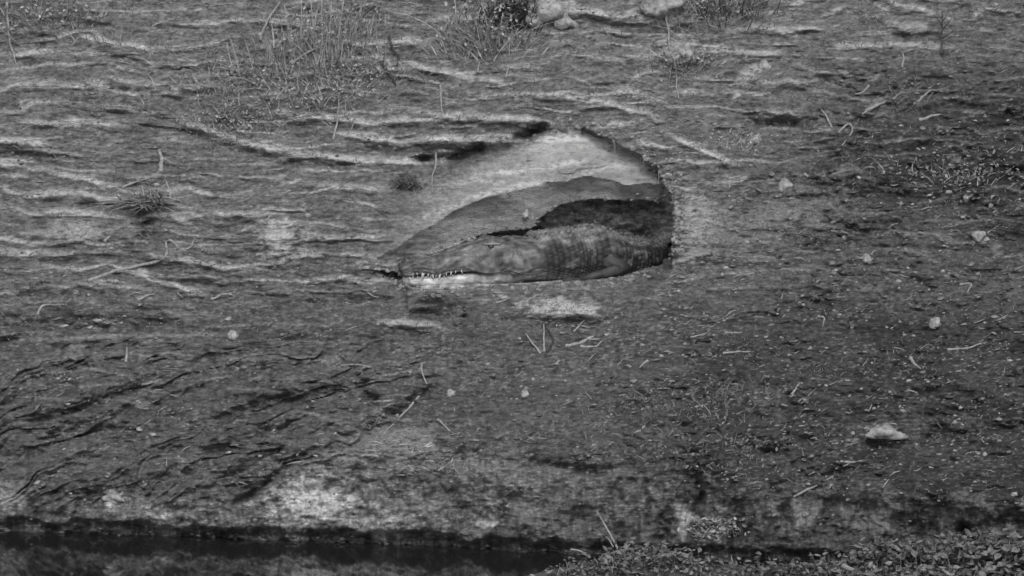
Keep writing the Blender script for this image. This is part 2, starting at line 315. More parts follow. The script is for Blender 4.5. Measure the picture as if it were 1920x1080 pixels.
def worldgrid(px, py, Y):
    dx, dy, dz = rayd(px, py); t = (Y + DIST) / dy
    return np.stack([dx * t, Y, CAMZ + dz * t], -1)
P = worldgrid(PX, PY, Yv)

# ------------------------------------------------------------------ materials
def mat(name, rough=.9, spec=.2):
    m = bpy.data.materials.new(name); m.use_nodes = True; n = m.node_tree
    b = n.nodes['Principled BSDF']; b.inputs['Roughness'].default_value = rough
    b.inputs['Specular IOR Level'].default_value = spec
    return m, n, b
def soil_mat(name):
    m, n, b = mat(name, .95, .15)
    at_ = n.nodes.new('ShaderNodeAttribute'); at_.attribute_name = 'tone'
    we = n.nodes.new('ShaderNodeAttribute'); we.attribute_name = 'wet'
    tc = n.nodes.new('ShaderNodeTexCoord'); mp = n.nodes.new('ShaderNodeMapping'); mp.inputs['Scale'].default_value = (1, 1, 2.2)
    n.links.new(tc.outputs['Object'], mp.inputs[0])
    nz = n.nodes.new('ShaderNodeTexNoise'); nz.inputs['Scale'].default_value = 55; nz.inputs['Detail'].default_value = 6; nz.inputs['Roughness'].default_value = .75
    n.links.new(mp.outputs[0], nz.inputs['Vector'])
    mr = n.nodes.new('ShaderNodeMapRange'); mr.inputs[1].default_value = .3; mr.inputs[2].default_value = .7; mr.inputs[3].default_value = .45; mr.inputs[4].default_value = 1.58
    n.links.new(nz.outputs[0], mr.inputs[0])
    mu = n.nodes.new('ShaderNodeMath'); mu.operation = 'MULTIPLY'
    gr = n.nodes.new('ShaderNodeAttribute'); gr.attribute_name = 'grain'
    mx = n.nodes.new('ShaderNodeMix'); mx.inputs['A'].default_value = 1.0
    n.links.new(gr.outputs['Fac'], mx.inputs['Factor']); n.links.new(mr.outputs[0], mx.inputs['B'])
    n.links.new(at_.outputs['Fac'], mu.inputs[0]); n.links.new(mx.outputs['Result'], mu.inputs[1])
    n.links.new(mu.outputs[0], b.inputs['Base Color'])
    rr = n.nodes.new('ShaderNodeMapRange'); rr.inputs[3].default_value = .97; rr.inputs[4].default_value = .6
    n.links.new(we.outputs['Fac'], rr.inputs[0]); n.links.new(rr.outputs[0], b.inputs['Roughness'])
    bp = n.nodes.new('ShaderNodeBump'); bp.inputs['Strength'].default_value = .9; bp.inputs['Distance'].default_value = .020
    n2_ = n.nodes.new('ShaderNodeTexNoise'); n2_.inputs['Scale'].default_value = 130; n2_.inputs['Detail'].default_value = 5
    n.links.new(mp.outputs[0], n2_.inputs['Vector']); n.links.new(n2_.outputs[0], bp.inputs['Height'])
    n.links.new(bp.outputs[0], b.inputs['Normal'])
    return m
def grey(name, v, var=.35, scale=60, rough=.85, spec=.2, bump=.004, stretch=(1, 1, 1), per_object=0.0):
    m, n, b = mat(name, rough, spec)
    tc = n.nodes.new('ShaderNodeTexCoord'); mp = n.nodes.new('ShaderNodeMapping'); mp.inputs['Scale'].default_value = stretch
    nz = n.nodes.new('ShaderNodeTexNoise'); nz.inputs['Scale'].default_value = scale; nz.inputs['Detail'].default_value = 4
    n.links.new(tc.outputs['Object'], mp.inputs[0]); n.links.new(mp.outputs[0], nz.inputs['Vector'])
    mr = n.nodes.new('ShaderNodeMapRange'); mr.inputs[1].default_value = .28; mr.inputs[2].default_value = .72
    mr.inputs[3].default_value = v * (1 - var); mr.inputs[4].default_value = v * (1 + var)
    n.links.new(nz.outputs[0], mr.inputs[0]); out = mr.outputs[0]
    if per_object:
        oi = n.nodes.new('ShaderNodeNewGeometry'); m2 = n.nodes.new('ShaderNodeMapRange')
        m2.inputs[3].default_value = 1 - per_object; m2.inputs[4].default_value = 1 + per_object
        n.links.new(oi.outputs['Random Per Island'], m2.inputs[0])
        mu = n.nodes.new('ShaderNodeMath'); mu.operation = 'MULTIPLY'; n.links.new(out, mu.inputs[0]); n.links.new(m2.outputs[0], mu.inputs[1]); out = mu.outputs[0]
    n.links.new(out, b.inputs['Base Color'])
    if bump:
        bp = n.nodes.new('ShaderNodeBump'); bp.inputs['Strength'].default_value = .7; bp.inputs['Distance'].default_value = bump
        n.links.new(nz.outputs[0], bp.inputs['Height']); n.links.new(bp.outputs[0], b.inputs['Normal'])
    return m
M_SOIL = soil_mat('silt_soil')
M_STONE = grey('pale_stone', .25, .5, 45, .95, .1, .012); M_CLOD = grey('dry_clod', .17, .4, 50, .95, .1, .006, per_object=.4)
M_WOOD = grey('bleached_wood', .225, .35, 90, .9, .15, .002, (1, 1, .15)); M_DARKWOOD = grey('dark_wood', .05, .4, 80, .9)
M_STRAW = grey('dry_straw', .25, .3, 30, .8, .2, 0, per_object=.45); M_WEED = grey('dusty_weed', .23, .35, 40, .85, .2, 0, per_object=.5)
M_GRASS = grey('short_grass', .13, .35, 40, .9, .1, 0, per_object=.5); M_LEAF = grey('dry_leaf', .155, .35, 50, .9, .1, 0, per_object=.6); M_GREEN = grey('green_leaf', .11, .45, 60, .8, .15, .002, per_object=.6)
M_DARKLEAF = grey('dark_leaf', .07, .4, 60, .75, .25, .002, per_object=.5)

# ------------------------------------------------------------------ building helpers
def tag(o, label=None, cat=None, group=None, kind=None):
    for k, v in (('label', label), ('category', cat), ('group', group), ('kind', kind)):
        if v: o[k] = v
    return o
def empty(name, loc):
    o = bpy.data.objects.new(name, None); o.empty_display_size = .05; o.location = loc; COL.objects.link(o); return o
LUMPS = {}
class MB:
    def __init__(s): s.v = []; s.f = []
    def add(s, v, f):
        k = len(s.v); s.v.extend(v); s.f.extend([tuple(i + k for i in q) for q in f])
    def tube(s, pts, rad, sides=6, cap=True):
        pts = [Vector(p) for p in pts]; n = len(pts); rad = rad if hasattr(rad, '__len__') else [rad] * n
        k = len(s.v); a = None
        for i, p in enumerate(pts):
            t = (pts[min(i + 1, n - 1)] - pts[max(i - 1, 0)]).normalized()
            if a is None: a = t.orthogonal().normalized()
            a = (a - t * a.dot(t)).normalized(); b = t.cross(a)
            for j in range(sides):
                q = 2 * math.pi * j / sides; s.v.append(p + (a * math.cos(q) + b * math.sin(q)) * rad[i])
        for i in range(n - 1):
            for j in range(sides):
                j2 = (j + 1) % sides; s.f.append((k + i * sides + j, k + i * sides + j2, k + (i + 1) * sides + j2, k + (i + 1) * sides + j))
        if cap:
            s.f.append(tuple(k + j for j in range(sides))[::-1]); s.f.append(tuple(k + (n - 1) * sides + j for j in range(sides)))
    def blade(s, p, d, nrm, L, wdt, bend, seg=3):
        d = d.normalized(); side = d.cross(nrm); side = side.normalized() if side.length > 1e-6 else d.orthogonal().normalized()
        k = len(s.v)
        for i in range(seg + 1):
            t = i / seg; c = p + d * L * t + bend * (t * t * L); ww = wdt * (1 - t ** 1.6) + .0003
            s.v += [c - side * ww, c + side * ww]
        for i in range(seg): s.f.append((k + 2 * i, k + 2 * i + 1, k + 2 * i + 3, k + 2 * i + 2))
    def leaf(s, p, d, nrm, L, wdt, curl=.2):
        d = d.normalized(); side = d.cross(nrm).normalized(); up_ = side.cross(d)
        k = len(s.v)
        prof = ((0, .1), (.3, .9), (.6, 1), (.85, .5), (1, .05))
        for t, q in prof:
            c = p + d * L * t + up_ * (curl * L * (t - .5) ** 2 * 2)
            s.v += [c - side * wdt * q + up_ * wdt * q * .4, c, c + side * wdt * q + up_ * wdt * q * .4]
        for i in range(len(prof) - 1):
            b = k + 3 * i; s.f += [(b, b + 1, b + 4, b + 3), (b + 1, b + 2, b + 5, b + 4)]
    def lump(s, c, rx, ry, rz, seed, rough=.28, lv=2):
        if lv == 1: seed = int(seed) % 40
        key = (round(seed, 3), rough, lv)
        if key not in LUMPS:
            import bmesh
            bm = bmesh.new(); bmesh.ops.create_icosphere(bm, subdivisions=lv, radius=1); o = Vector((seed * 1.7, seed * .3, seed * 2.1)); vs = []
            for v in bm.verts:
                n = v.co.normalized(); r = 1 + rough * mnoise.noise(n * 1.1 + o) * 1.6 + rough * .5 * mnoise.noise(n * 2.7 + o) + rough * .25 * mnoise.noise(n * 6 + o); vs.append(n * r)
            LUMPS[key] = (vs, [tuple(v.index for v in f.verts) for f in bm.faces]); bm.free()
        vs, fs = LUMPS[key]
        s.add([Vector((c[0] + v.x * rx, c[1] + v.y * ry, c[2] + v.z * rz)) for v in vs], fs)
    def build(s, name, m, parent=None, smooth=False, origin=None):
        if origin is not None:
            og = Vector(origin); vs = [Vector(v) - og for v in s.v]
        else: vs = s.v
        me = bpy.data.meshes.new(name); me.from_pydata([tuple(v) for v in vs], [], s.f); me.materials.append(m)
        if smooth: me.polygons.foreach_set('use_smooth', [True] * len(me.polygons))
        o = bpy.data.objects.new(name, me); COL.objects.link(o)
        if origin is not None: o.location = og
        if parent: o.parent = parent
        return o
def copy_tree(o, parent=None):
    c = o.copy(); COL.objects.link(c)
    if parent: c.parent = parent
    for ch in o.children: copy_tree(ch, c)
    return c
# where the built bank lies under a photo pixel
def gi(px, py):
    return int(np.clip(np.searchsorted(AY, py), 2, len(AY) - 3)), int(np.clip(np.searchsorted(AX, px), 2, len(AX) - 3))
def surf(px, py):
    j, i = gi(px, py); return Vector(P[j, i])
def snorm(px, py, k=3):
    j, i = gi(px, py); j = min(max(j, k), len(AY) - 1 - k); i = min(max(i, k), len(AX) - 1 - k)
    n = Vector(P[j, i + k] - P[j, i - k]).cross(Vector(P[j - k, i] - P[j + k, i])).normalized()
    return n if n.y < 0 else -n
def px2m(Y): return (Y + DIST) / FPX / CP

# ------------------------------------------------------------------ bank, water, near ledge
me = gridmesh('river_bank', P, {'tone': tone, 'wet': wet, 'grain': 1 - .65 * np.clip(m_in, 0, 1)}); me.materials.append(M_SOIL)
bank = bpy.data.objects.new('river_bank', me); COL.objects.link(bank); tag(bank, kind='structure')

m, n, b = mat('river_water', .04, .5); b.inputs['Base Color'].default_value = (.012, .012, .012, 1); b.inputs['IOR'].default_value = 1.33
tc = n.nodes.new('ShaderNodeTexCoord'); mp = n.nodes.new('ShaderNodeMapping'); mp.inputs['Scale'].default_value = (1.5, .6, 1)
nz = n.nodes.new('ShaderNodeTexNoise'); nz.inputs['Scale'].default_value = 3.5; nz.inputs['Detail'].default_value = 2
bp = n.nodes.new('ShaderNodeBump'); bp.inputs['Strength'].default_value = .05; bp.inputs['Distance'].default_value = .01
n.links.new(tc.outputs['Object'], mp.inputs[0]); n.links.new(mp.outputs[0], nz.inputs['Vector']); n.links.new(nz.outputs[0], bp.inputs['Height']); n.links.new(bp.outputs[0], b.inputs['Normal'])
mb = MB(); mb.add([(-60, -80, 0), (60, -80, 0), (60, 1.0, 0), (-60, 1.0, 0)], [(0, 1, 2, 3)]); tag(mb.build('water', m), kind='structure')
mb = MB(); mb.add([(-60, -80, -.6), (60, -80, -.6), (60, 3.0, -.6), (-60, 3.0, -.6)], [(0, 1, 2, 3)]); tag(mb.build('river_bed', M_DARKWOOD), kind='structure')

# near mud ledge rising out of the water at the lower right
lx = axis(-600, 860, 1990, 5200, 4.0); ly = np.linspace(0, 1, 60)
LX, LT = np.meshgrid(lx, ly)
ltop = curve(LX, [(-600, 1230), (860, 1120), (960, 1086), (1040, 1066), (1120, 1052), (1180, 1040), (1290, 1046), (1360, 1062), (1440, 1060), (1560, 1062), (1640, 1046), (1720, 1046), (1800, 1042), (1920, 1040), (2400, 1030), (5200, 960)])
ltop = ltop + fbm(LX / 50, LX * 0, 3, 200) * 14
LY = -1.5 + .75 * (1 - LT) + .1 * fbm(LX / 120, LT * 4, 3, 202)
lpy = ltop + LT * 150
LY = LY - .05 * fbm(LX / 40, LT * 9, 4, 205)
LP = worldgrid(LX, lpy, LY)
lt = np.clip(.085 * (1 + .8 * fbm(LX / 30, LT * 12, 4, 206) + .4 * fbm(LX / 8, LT * 40, 2, 207)), .02, .5)
# a back slope so that the ledge is a real mound
LPb = LP[0:1].copy(); LPb[..., 1] += .18; LPb[..., 2] = -.3
LP = np.concatenate([LPb, LP], 0); lt = np.concatenate([lt[0:1], lt], 0)
me = gridmesh('near_ledge', LP, {'tone': lt, 'wet': lt * 0, 'grain': lt * 0 + 1}); me.materials.append(M_SOIL)
o = bpy.data.objects.new('mud_ledge', me); COL.objects.link(o); tag(o, kind='structure')
def lsurf(px, t=0.1):
    i = int(np.clip(np.searchsorted(lx, px), 0, len(lx) - 1)); j = 1 + int(t * 59); return Vector(LP[j, i])
exec_after = []
# ------------------------------------------------------------------ crocodile
def hide_mat():
    m, n, b = mat('crocodile_hide', .62, .3)
    at_ = n.nodes.new('ShaderNodeAttribute'); at_.attribute_name = 'tone'
    tc = n.nodes.new('ShaderNodeTexCoord'); nz = n.nodes.new('ShaderNodeTexNoise'); nz.inputs['Scale'].default_value = 26; nz.inputs['Detail'].default_value = 5
    n.links.new(tc.outputs['Object'], nz.inputs['Vector'])
    mr = n.nodes.new('ShaderNodeMapRange'); mr.inputs[1].default_value = .3; mr.inputs[2].default_value = .7; mr.inputs[3].default_value = .4; mr.inputs[4].default_value = 1.6
    n.links.new(nz.outputs[0], mr.inputs[0]); mu = n.nodes.new('ShaderNodeMath'); mu.operation = 'MULTIPLY'
    n.links.new(at_.outputs['Fac'], mu.inputs[0]); n.links.new(mr.outputs[0], mu.inputs[1]); n.links.new(mu.outputs[0], b.inputs['Base Color'])
    bp = n.nodes.new('ShaderNodeBump'); bp.inputs['Strength'].default_value = .6; bp.inputs['Distance'].default_value = .004
    n.links.new(nz.outputs[0], bp.inputs['Height']); n.links.new(bp.outputs[0], b.inputs['Normal'])
    return m
M_HIDE = hide_mat(); M_TOOTH = grey('ivory_tooth', .36, .15, 80, .4, .4, 0); M_EYE = grey('dark_eye', .02, .2, 40, .1, .6, 0)
M_SCUTE = grey('horny_scute', .085, .4, 70, .65, .3, .003)

def resample(ctrl, n):                                    # Catmull-Rom through control rows [(x,y,z,...)]
    c = np.array(ctrl, float); k = len(c); ts = np.linspace(0, k - 1, n); out = []
    for t in ts:
        i = min(int(t), k - 2); f = t - i; p0, p1, p2, p3 = c[max(i - 1, 0)], c[i], c[i + 1], c[min(i + 2, k - 1)]
        out.append(.5 * (2 * p1 + (p2 - p0) * f + (2 * p0 - 5 * p1 + 4 * p2 - p3) * f * f + (3 * p1 - p0 - 3 * p2 + p3) * f ** 3))
    return np.array(out)
def crow(px, py, dY, w_, ht, hb):                         # one station: pixel and depth behind the doorstep, half width, height above and below
    p = at(px, py, Y0 + dY); return (p.x, p.y, p.z, w_, ht, hb)
BODY = [crow(751, 510, .10, .010, .008, .010), crow(756, 508, .10, .045, .028, .016), crow(768, 506, .11, .062, .040, .018), crow(790, 505, .12, .066, .046, .016),
        crow(815, 504, .13, .062, .054, .018), crow(845, 502, .14, .070, .070, .014), crow(875, 500, .15, .082, .088, .012), crow(900, 500, .16, .096, .106, .014),
        crow(925, 501, .17, .108, .116, .022), crow(955, 500, .185, .118, .118, .045), crow(990, 492, .21, .118, .112, .072), crow(1030, 484, .26, .118, .104, .088),
        crow(1070, 478, .33, .128, .100, .092), crow(1110, 476, .38, .138, .108, .092), crow(1140, 478, .44, .140, .080, .092), crow(1170, 476, .50, .140, .062, .085), crow(1205, 472, .57, .13, .055, .08),
        crow(1240, 464, .66, .11, .055, .07), crow(1275, 455, .78, .08, .05, .05), crow(1310, 447, .90, .05, .04, .04), crow(1340, 440, 1.0, .01, .01, .01)]
NB, NR = 620, 150
st_ = resample(BODY, NB)
ctr = st_[:, :3]; tan = np.gradient(ctr, axis=0); tan /= np.linalg.norm(tan, axis=1)[:, None]
side = np.cross(tan, [0, 0, 1.0]); side /= np.linalg.norm(side, axis=1)[:, None]; upv = np.cross(side, tan)
arc = np.concatenate([[0], np.cumsum(np.linalg.norm(np.diff(ctr, axis=0), axis=1))])
th = np.linspace(0, 2 * np.pi, NR, endpoint=False)
cs, sn = np.cos(th), np.sin(th)                           # sn>0 is the back
TH, AR = np.meshgrid(th, arc); CS, SN = np.cos(TH), np.sin(TH)
ex = .82
sx = np.sign(CS) * np.abs(CS) ** ex; sz = np.sign(SN) * np.abs(SN) ** ex
wdt = st_[:, 3:4]; hh = np.where(SN > 0, st_[:, 4:5], st_[:, 5:6])
LAT = sx * wdt; VER = sz * hh
headL = float(np.interp(990, [r for r in np.linspace(751, 990, 50)], np.linspace(0, 1, 50)))
sHead = arc[np.argmin(abs(np.array([topix(Vector(c))[0] for c in ctr[:NB // 2]]) - 985))]
sEye = arc[np.argmin(abs(np.array([topix(Vector(c))[0] for c in ctr[:NB // 2]]) - 912))]
sNos = arc[np.argmin(abs(np.array([topix(Vector(c))[0] for c in ctr[:NB // 2]]) - 768))]
ishead = ss(sHead + .05, sHead - .03, AR)
# scales: low domes in rows; large square scutes on the back, tall tiles on the flank, smooth bands on the belly
girth = TH * 0.115
rowlen = .021
ci = AR / rowlen; ri = girth / .017 + .5 * (np.floor(ci) % 2)
fx = ci - np.floor(ci) - .5; fy = ri - np.floor(ri) - .5
dome = np.clip(1 - (np.abs(fx) * 2) ** 3.0, 0, 1) * np.clip(1 - (np.abs(fy) * 2) ** 3.0, 0, 1)
hs = np.hypot(0, 0)
backm = ss(.55, .8, SN); belly = ss(-.35, -.7, SN)
ksc = np.clip(1 - np.abs(fy) * 2.6, 0, 1) * np.clip(.6 + fx, 0, 1)
bump = (.0045 * dome * (1 - backm) + backm * (.004 * dome + .014 * ksc)) * (1 - ishead)
tail = ss(arc[-1] * .72, arc[-1] * .9, AR)
bump *= 1 - .7 * tail
hx = AR / .028 + fbm(AR * 12, TH * 2, 2, 300); hw, hi = worley(hx, TH * 3.2, 301)
bump += ishead * (.007 * np.clip(.6 - hw, 0, 1) + .004 * fbm(AR * 60, TH * 6, 3, 302))
bump += .006 * fbm(AR * 14, TH * 2.2, 3, 303)
rl = np.sqrt(LAT ** 2 + VER ** 2) + 1e-6
LAT = LAT * (1 + bump / rl); VER = VER * (1 + bump / rl)
# brows over the eyes, nostril mound, ridge from eye to snout, bulging cheeks and wavy lip
VER += .017 * np.exp(-((AR - sEye) / .045) ** 2) * np.exp(-((np.abs(CS) - .48) / .22) ** 2) * (SN > 0)
VER += .016 * np.exp(-((AR - sNos) / .022) ** 2) * np.exp(-(CS / .5) ** 2) * (SN > 0)
VER += .010 * np.exp(-((AR - (sNos + sEye) / 2) / .09) ** 2) * np.exp(-((np.abs(CS) - .55) / .16) ** 2) * (SN > 0)
VER += -.02 * np.exp(-((AR - (sHead + .03)) / .03) ** 2) * ss(.3, .8, SN)          # dip behind the skull
lipw = .010 * np.sin(AR / .30 * 2 * math.pi * 1.6) * ss(sHead, sHead - .1, AR) * ss(.05, .5, np.abs(CS)) * (np.abs(SN) < .6)
VER += lipw
for lo, amp in ((sEye - .005, -.012),):                    # eye socket under the brow on each side
    VER += 0
    LAT += np.sign(CS) * amp * np.exp(-((AR - lo) / .03) ** 2) * np.exp(-((SN - .45) / .22) ** 2)
V = ctr[:, None, :] + side[:, None, :] * LAT[..., None] + upv[:, None, :] * VER[..., None]
ctone = .052 + 0 * AR
ctone = ctone + (.125 - ctone) * ishead * .8
ctone *= (1 - .55 * (1 - dome) * (1 - ishead) * (1 - backm * .6))
ctone = ctone + (.22 - ctone) * ss(-.35, -.75, SN) * (1 - ishead) * (.35 + .65 * dome)
ctone = ctone + (.17 - ctone) * ss(.45, .8, SN + .3 * fbm(AR * 9, TH, 3, 310)) * (1 - ishead)   # dried mud on the back
ctone = ctone + (.30 - ctone) * ishead * ss(-.05, -.5, SN)                                       # pale lip and palate
mud = ss(.02, .30, fbm(AR * 13, TH * 2.0, 4, 313)); ctone = ctone * .72 * (1 - mud * .55) + .175 * mud * .55
ctone *= 1 + 1.1 * fbm(AR * 25, TH * 5, 4, 311) + .5 * fbm(AR * 9, TH * 1.5, 3, 312)
ctone = ctone + (.25 - ctone) * np.exp(-((AR - sEye) / .032) ** 2) * np.exp(-((np.abs(CS) - .70) / .10) ** 2) * (SN > 0) * .8  # pale eyelid
V2 = V.reshape(-1, 3); idx = np.arange(NB * NR).reshape(NB, NR); nx_ = np.roll(idx, -1, 1)
q = np.stack([idx[:-1], idx[1:], nx_[1:], nx_[:-1]], -1).reshape(-1, 4)
verts = [tuple(v) for v in V2]; faces = [tuple(int(i) for i in f) for f in q]; tvals = list(ctone.reshape(-1))
faces.append(tuple(int(i) for i in idx[0])); faces.append(tuple(int(i) for i in idx[-1][::-1]))
# forelegs, part of the same skin: shoulder, elbow, wrist, then five toes
CR = empty('crocodile', at(900, 538, Y0 + .1)); CRL = CR.location.copy()
tag(CR, 'large scaly crocodile lying in the mouth of the bank burrow with teeth showing', 'crocodile')
legs = MB()
legs.tube([at(1120, 484, Y0 + .30), at(1142, 490, Y0 + .27), at(1160, 500, Y0 + .265), at(1176, 505, Y0 + .29)], [.030, .034, .030, .020], 14)
legs.tube([at(1168, 503, Y0 + .275), at(1140, 512, Y0 + .225), at(1110, 520, Y0 + .185), at(1088, 525, Y0 + .165)], [.024, .022, .018, .018], 14)
for k, (dx_, dy_) in enumerate(((-34, -1), (-32, 3), (-27, 6), (-19, 9), (-10, 10))):
    legs.tube([at(1090, 525, Y0 + .167), at(1090 + dx_ * .6, 525 + dy_ * .5, Y0 + .15), at(1090 + dx_, 526 + dy_ * .7, Y0 + .13)], [.010, .007, .003], 8)
legs.v = [v + Vector((mnoise.noise(v * 60), mnoise.noise(v * 70), mnoise.noise(v * 80))) * .005 for v in legs.v]
k0 = len(verts); verts += [tuple(v) for v in legs.v]; faces += [tuple(i + k0 for i in f) for f in legs.f]; tvals += [.02 + .04 * random.random() for _ in legs.v]
me = bpy.data.meshes.new('body'); me.from_pydata([tuple(Vector(v) - CRL) for v in verts], [], faces); me.materials.append(M_HIDE)
a = me.attributes.new('tone', 'FLOAT', 'POINT'); a.data.foreach_set('value', np.clip(tvals, .02, .6).astype(np.float32))
me.polygons.foreach_set('use_smooth', [True] * len(me.polygons))
bo = bpy.data.objects.new('body', me); COL.objects.link(bo); bo.parent = CR
# lower jaw, slightly dropped
JAW = [crow(758, 524, .10, .012, .008, .010), crow(764, 525, .105, .044, .014, .018), crow(785, 524, .115, .056, .016, .024), crow(815, 523, .13, .058, .017, .028),
       crow(850, 520, .145, .068, .018, .032), crow(885, 517, .16, .080, .020, .036), crow(915, 513, .17, .092, .022, .042), crow(945, 509, .18, .100, .026, .046), crow(985, 500, .21, .09, .02, .05)]
js = resample(JAW, 150); jc = js[:, :3]; jt = np.gradient(jc, axis=0); jt /= np.linalg.norm(jt, axis=1)[:, None]
jsd = np.cross(jt, [0, 0, 1.0]); jsd /= np.linalg.norm(jsd, axis=1)[:, None]; jup = np.cross(jsd, jt)
jar = np.concatenate([[0], np.cumsum(np.linalg.norm(np.diff(jc, axis=0), axis=1))])
t2 = np.linspace(0, 2 * np.pi, 72, endpoint=False); T2, A2 = np.meshgrid(t2, jar); C2, S2 = np.cos(T2), np.sin(T2)
L2_ = np.sign(C2) * np.abs(C2) ** .7 * js[:, 3:4]; V2_ = np.sign(S2) * np.abs(S2) ** .7 * np.where(S2 > 0, js[:, 4:5], js[:, 5:6])
bw2 = .0035 * np.clip(.6 - worley(A2 / .024, T2 * 4, 320)[0], 0, 1); V2_ += np.sign(V2_) * bw2
JV = jc[:, None, :] + jsd[:, None, :] * L2_[..., None] + jup[:, None, :] * V2_[..., None]
ix2 = np.arange(150 * 72).reshape(150, 72); n2x = np.roll(ix2, -1, 1)
q2 = np.stack([ix2[:-1], ix2[1:], n2x[1:], n2x[:-1]], -1).reshape(-1, 4)
me = bpy.data.meshes.new('lower_jaw'); me.from_pydata([tuple(Vector(v) - CRL) for v in JV.reshape(-1, 3)], [], [tuple(int(i) for i in f) for f in q2] + [tuple(range(72)), tuple(int(i) for i in ix2[-1][::-1])])
jt_ = np.clip(.34 * (1 + .9 * fbm(A2 * 30, T2 * 3, 3, 321)) * (1 - .45 * ss(.27, .4, A2)) , .05, .6)
a = me.attributes.new('tone', 'FLOAT', 'POINT'); a.data.foreach_set('value', jt_.reshape(-1).astype(np.float32)); me.materials.append(M_HIDE)
me.polygons.foreach_set('use_smooth', [True] * len(me.polygons))
jo = bpy.data.objects.new('lower_jaw', me); COL.objects.link(jo); jo.parent = CR; jo['label'] = 'smooth pale lower jaw'
# teeth: near-side rows of both jaws, then the far side
tm = MB(); tm.tube([(0, 0, 0), (.0012, 0, .012), (.003, 0, .022), (.006, 0, .03)], [.0062, .0055, .0038, .0008], 7); tme = None
def tooth(p, s, down, jitter):
    global tme
    if tme is None:
        o = tm.build('tooth', M_TOOTH, CR, True); tme = o.data
    else:
        o = bpy.data.objects.new('tooth', tme); COL.objects.link(o); o.parent = CR
    o.location = Vector(p) - CRL; o.rotation_euler = (math.pi * down + jitter[0], jitter[1], jitter[2]); o.scale = (s, s, s)
def near(carr, sarr, harr, i, lat, ver):                   # near side is the one facing the camera
    sg = -1 if sarr[i][1] > 0 else 1
    return carr[i] + sarr[i] * sg * lat + harr[i] * ver
def idx_of(carr, px):
    return int(np.argmin([abs(topix(Vector(c))[0] - px) for c in carr[:min(len(carr), 330)]]))
for k, (px_, s_) in enumerate(((766, .7), (776, .6), (788, 1.5), (798, .8), (806, .95), (813, .7), (821, 1.1), (832, .6), (841, .9), (850, .6), (860, .7))):
    i = idx_of(ctr, px_)
    for far in (1, -1):
        p = near(ctr, side, upv, i, st_[i][3] * .93 * far, -st_[i][5] * .5 + float(lipw[i, 3]) * .5)
        tooth(p, s_ * .72, 1, (random.uniform(-.35, .35), random.uniform(-.35, .35), random.uniform(0, 6)))
for k, (px_, s_) in enumerate(((762, .8), (769, 1.1), (777, .7), (793, .55), (802, .8), (812, .6), (828, .7), (846, .6))):
    i = idx_of(jc, px_)
    for far in (1, -1):
        p = near(jc, jsd, jup, i, js[i][3] * .9 * far, js[i][4] * .6)
        tooth(p, s_ * .65, 0, (random.uniform(-.35, .35), random.uniform(-.35, .35), random.uniform(0, 6)))
# eyes with a slit, nostrils
for far in (1, -1):
    i = idx_of(ctr, 911); p = near(ctr, side, upv, i, st_[i][3] * .66 * far, st_[i][4] * .80)
    e = MB(); e.lump((0, 0, 0), .017, .012, .012, 3, .02, 3); eo = e.build('eye', M_EYE, CR, True); eo.location = Vector(p) - CRL
    pl_ = MB(); pl_.lump((0, 0, 0), .003, .005, .010, 5, .02, 2); po = pl_.build('pupil', M_DARKWOOD, eo, True); po.location = (-.002, -.0105, 0)
    lid = MB(); lid.lump((0, 0, 0), .036, .014, .004, 9, .12, 3); lo_ = lid.build('eyelid', M_CLOD, CR, True); lo_.location = Vector(p) - CRL + Vector((.002, -.002, .011))
    i = idx_of(ctr, 766); p = near(ctr, side, upv, i, .018 * far, st_[i][4] + .012)
    nn = MB(); nn.lump((0, 0, 0), .008, .007, .006, 12, .1, 2); no = nn.build('nostril', M_DARKWOOD, CR, True); no.location = Vector(p) - CRL
# raised scutes in rows along neck and back
sm = MB(); sm.add([(-.015, -.013, 0), (.015, -.011, 0), (.016, .011, 0), (-.015, .013, 0), (-.012, 0, .010), (.013, 0, .020), (0, -.009, .008), (0, .009, .008)],
                  [(0, 1, 5, 6), (0, 6, 4), (6, 5, 4), (1, 2, 5), (2, 3, 7, 5), (3, 4, 7), (4, 5, 7), (3, 0, 4)])
sme = None
for si, s_ in enumerate(np.arange(sHead + .05, arc[-1] * .66, .034)):
    i = int(np.searchsorted(arc, s_))
    for la in ((-.55, -.2, .2, .55) if si > 3 else (-.3, .3)):
        v = math.sqrt(1 - la * la) * .96
        p = ctr[i] + side[i] * st_[i][3] * la + upv[i] * st_[i][4] * v
        Mx = Matrix((tuple(tan[i]), tuple(side[i]), tuple(upv[i]))).transposed().to_4x4() @ Matrix.Rotation(-la * 1.0, 4, 'X')
        if sme is None: o = sm.build('scute', M_SCUTE, CR); sme = o.data
        else: o = bpy.data.objects.new('scute', sme); COL.objects.link(o); o.parent = CR
        o.matrix_local = Matrix.Translation(Vector(p) - CRL) @ Mx @ Matrix.Scale(.85 + .3 * random.random(), 4)

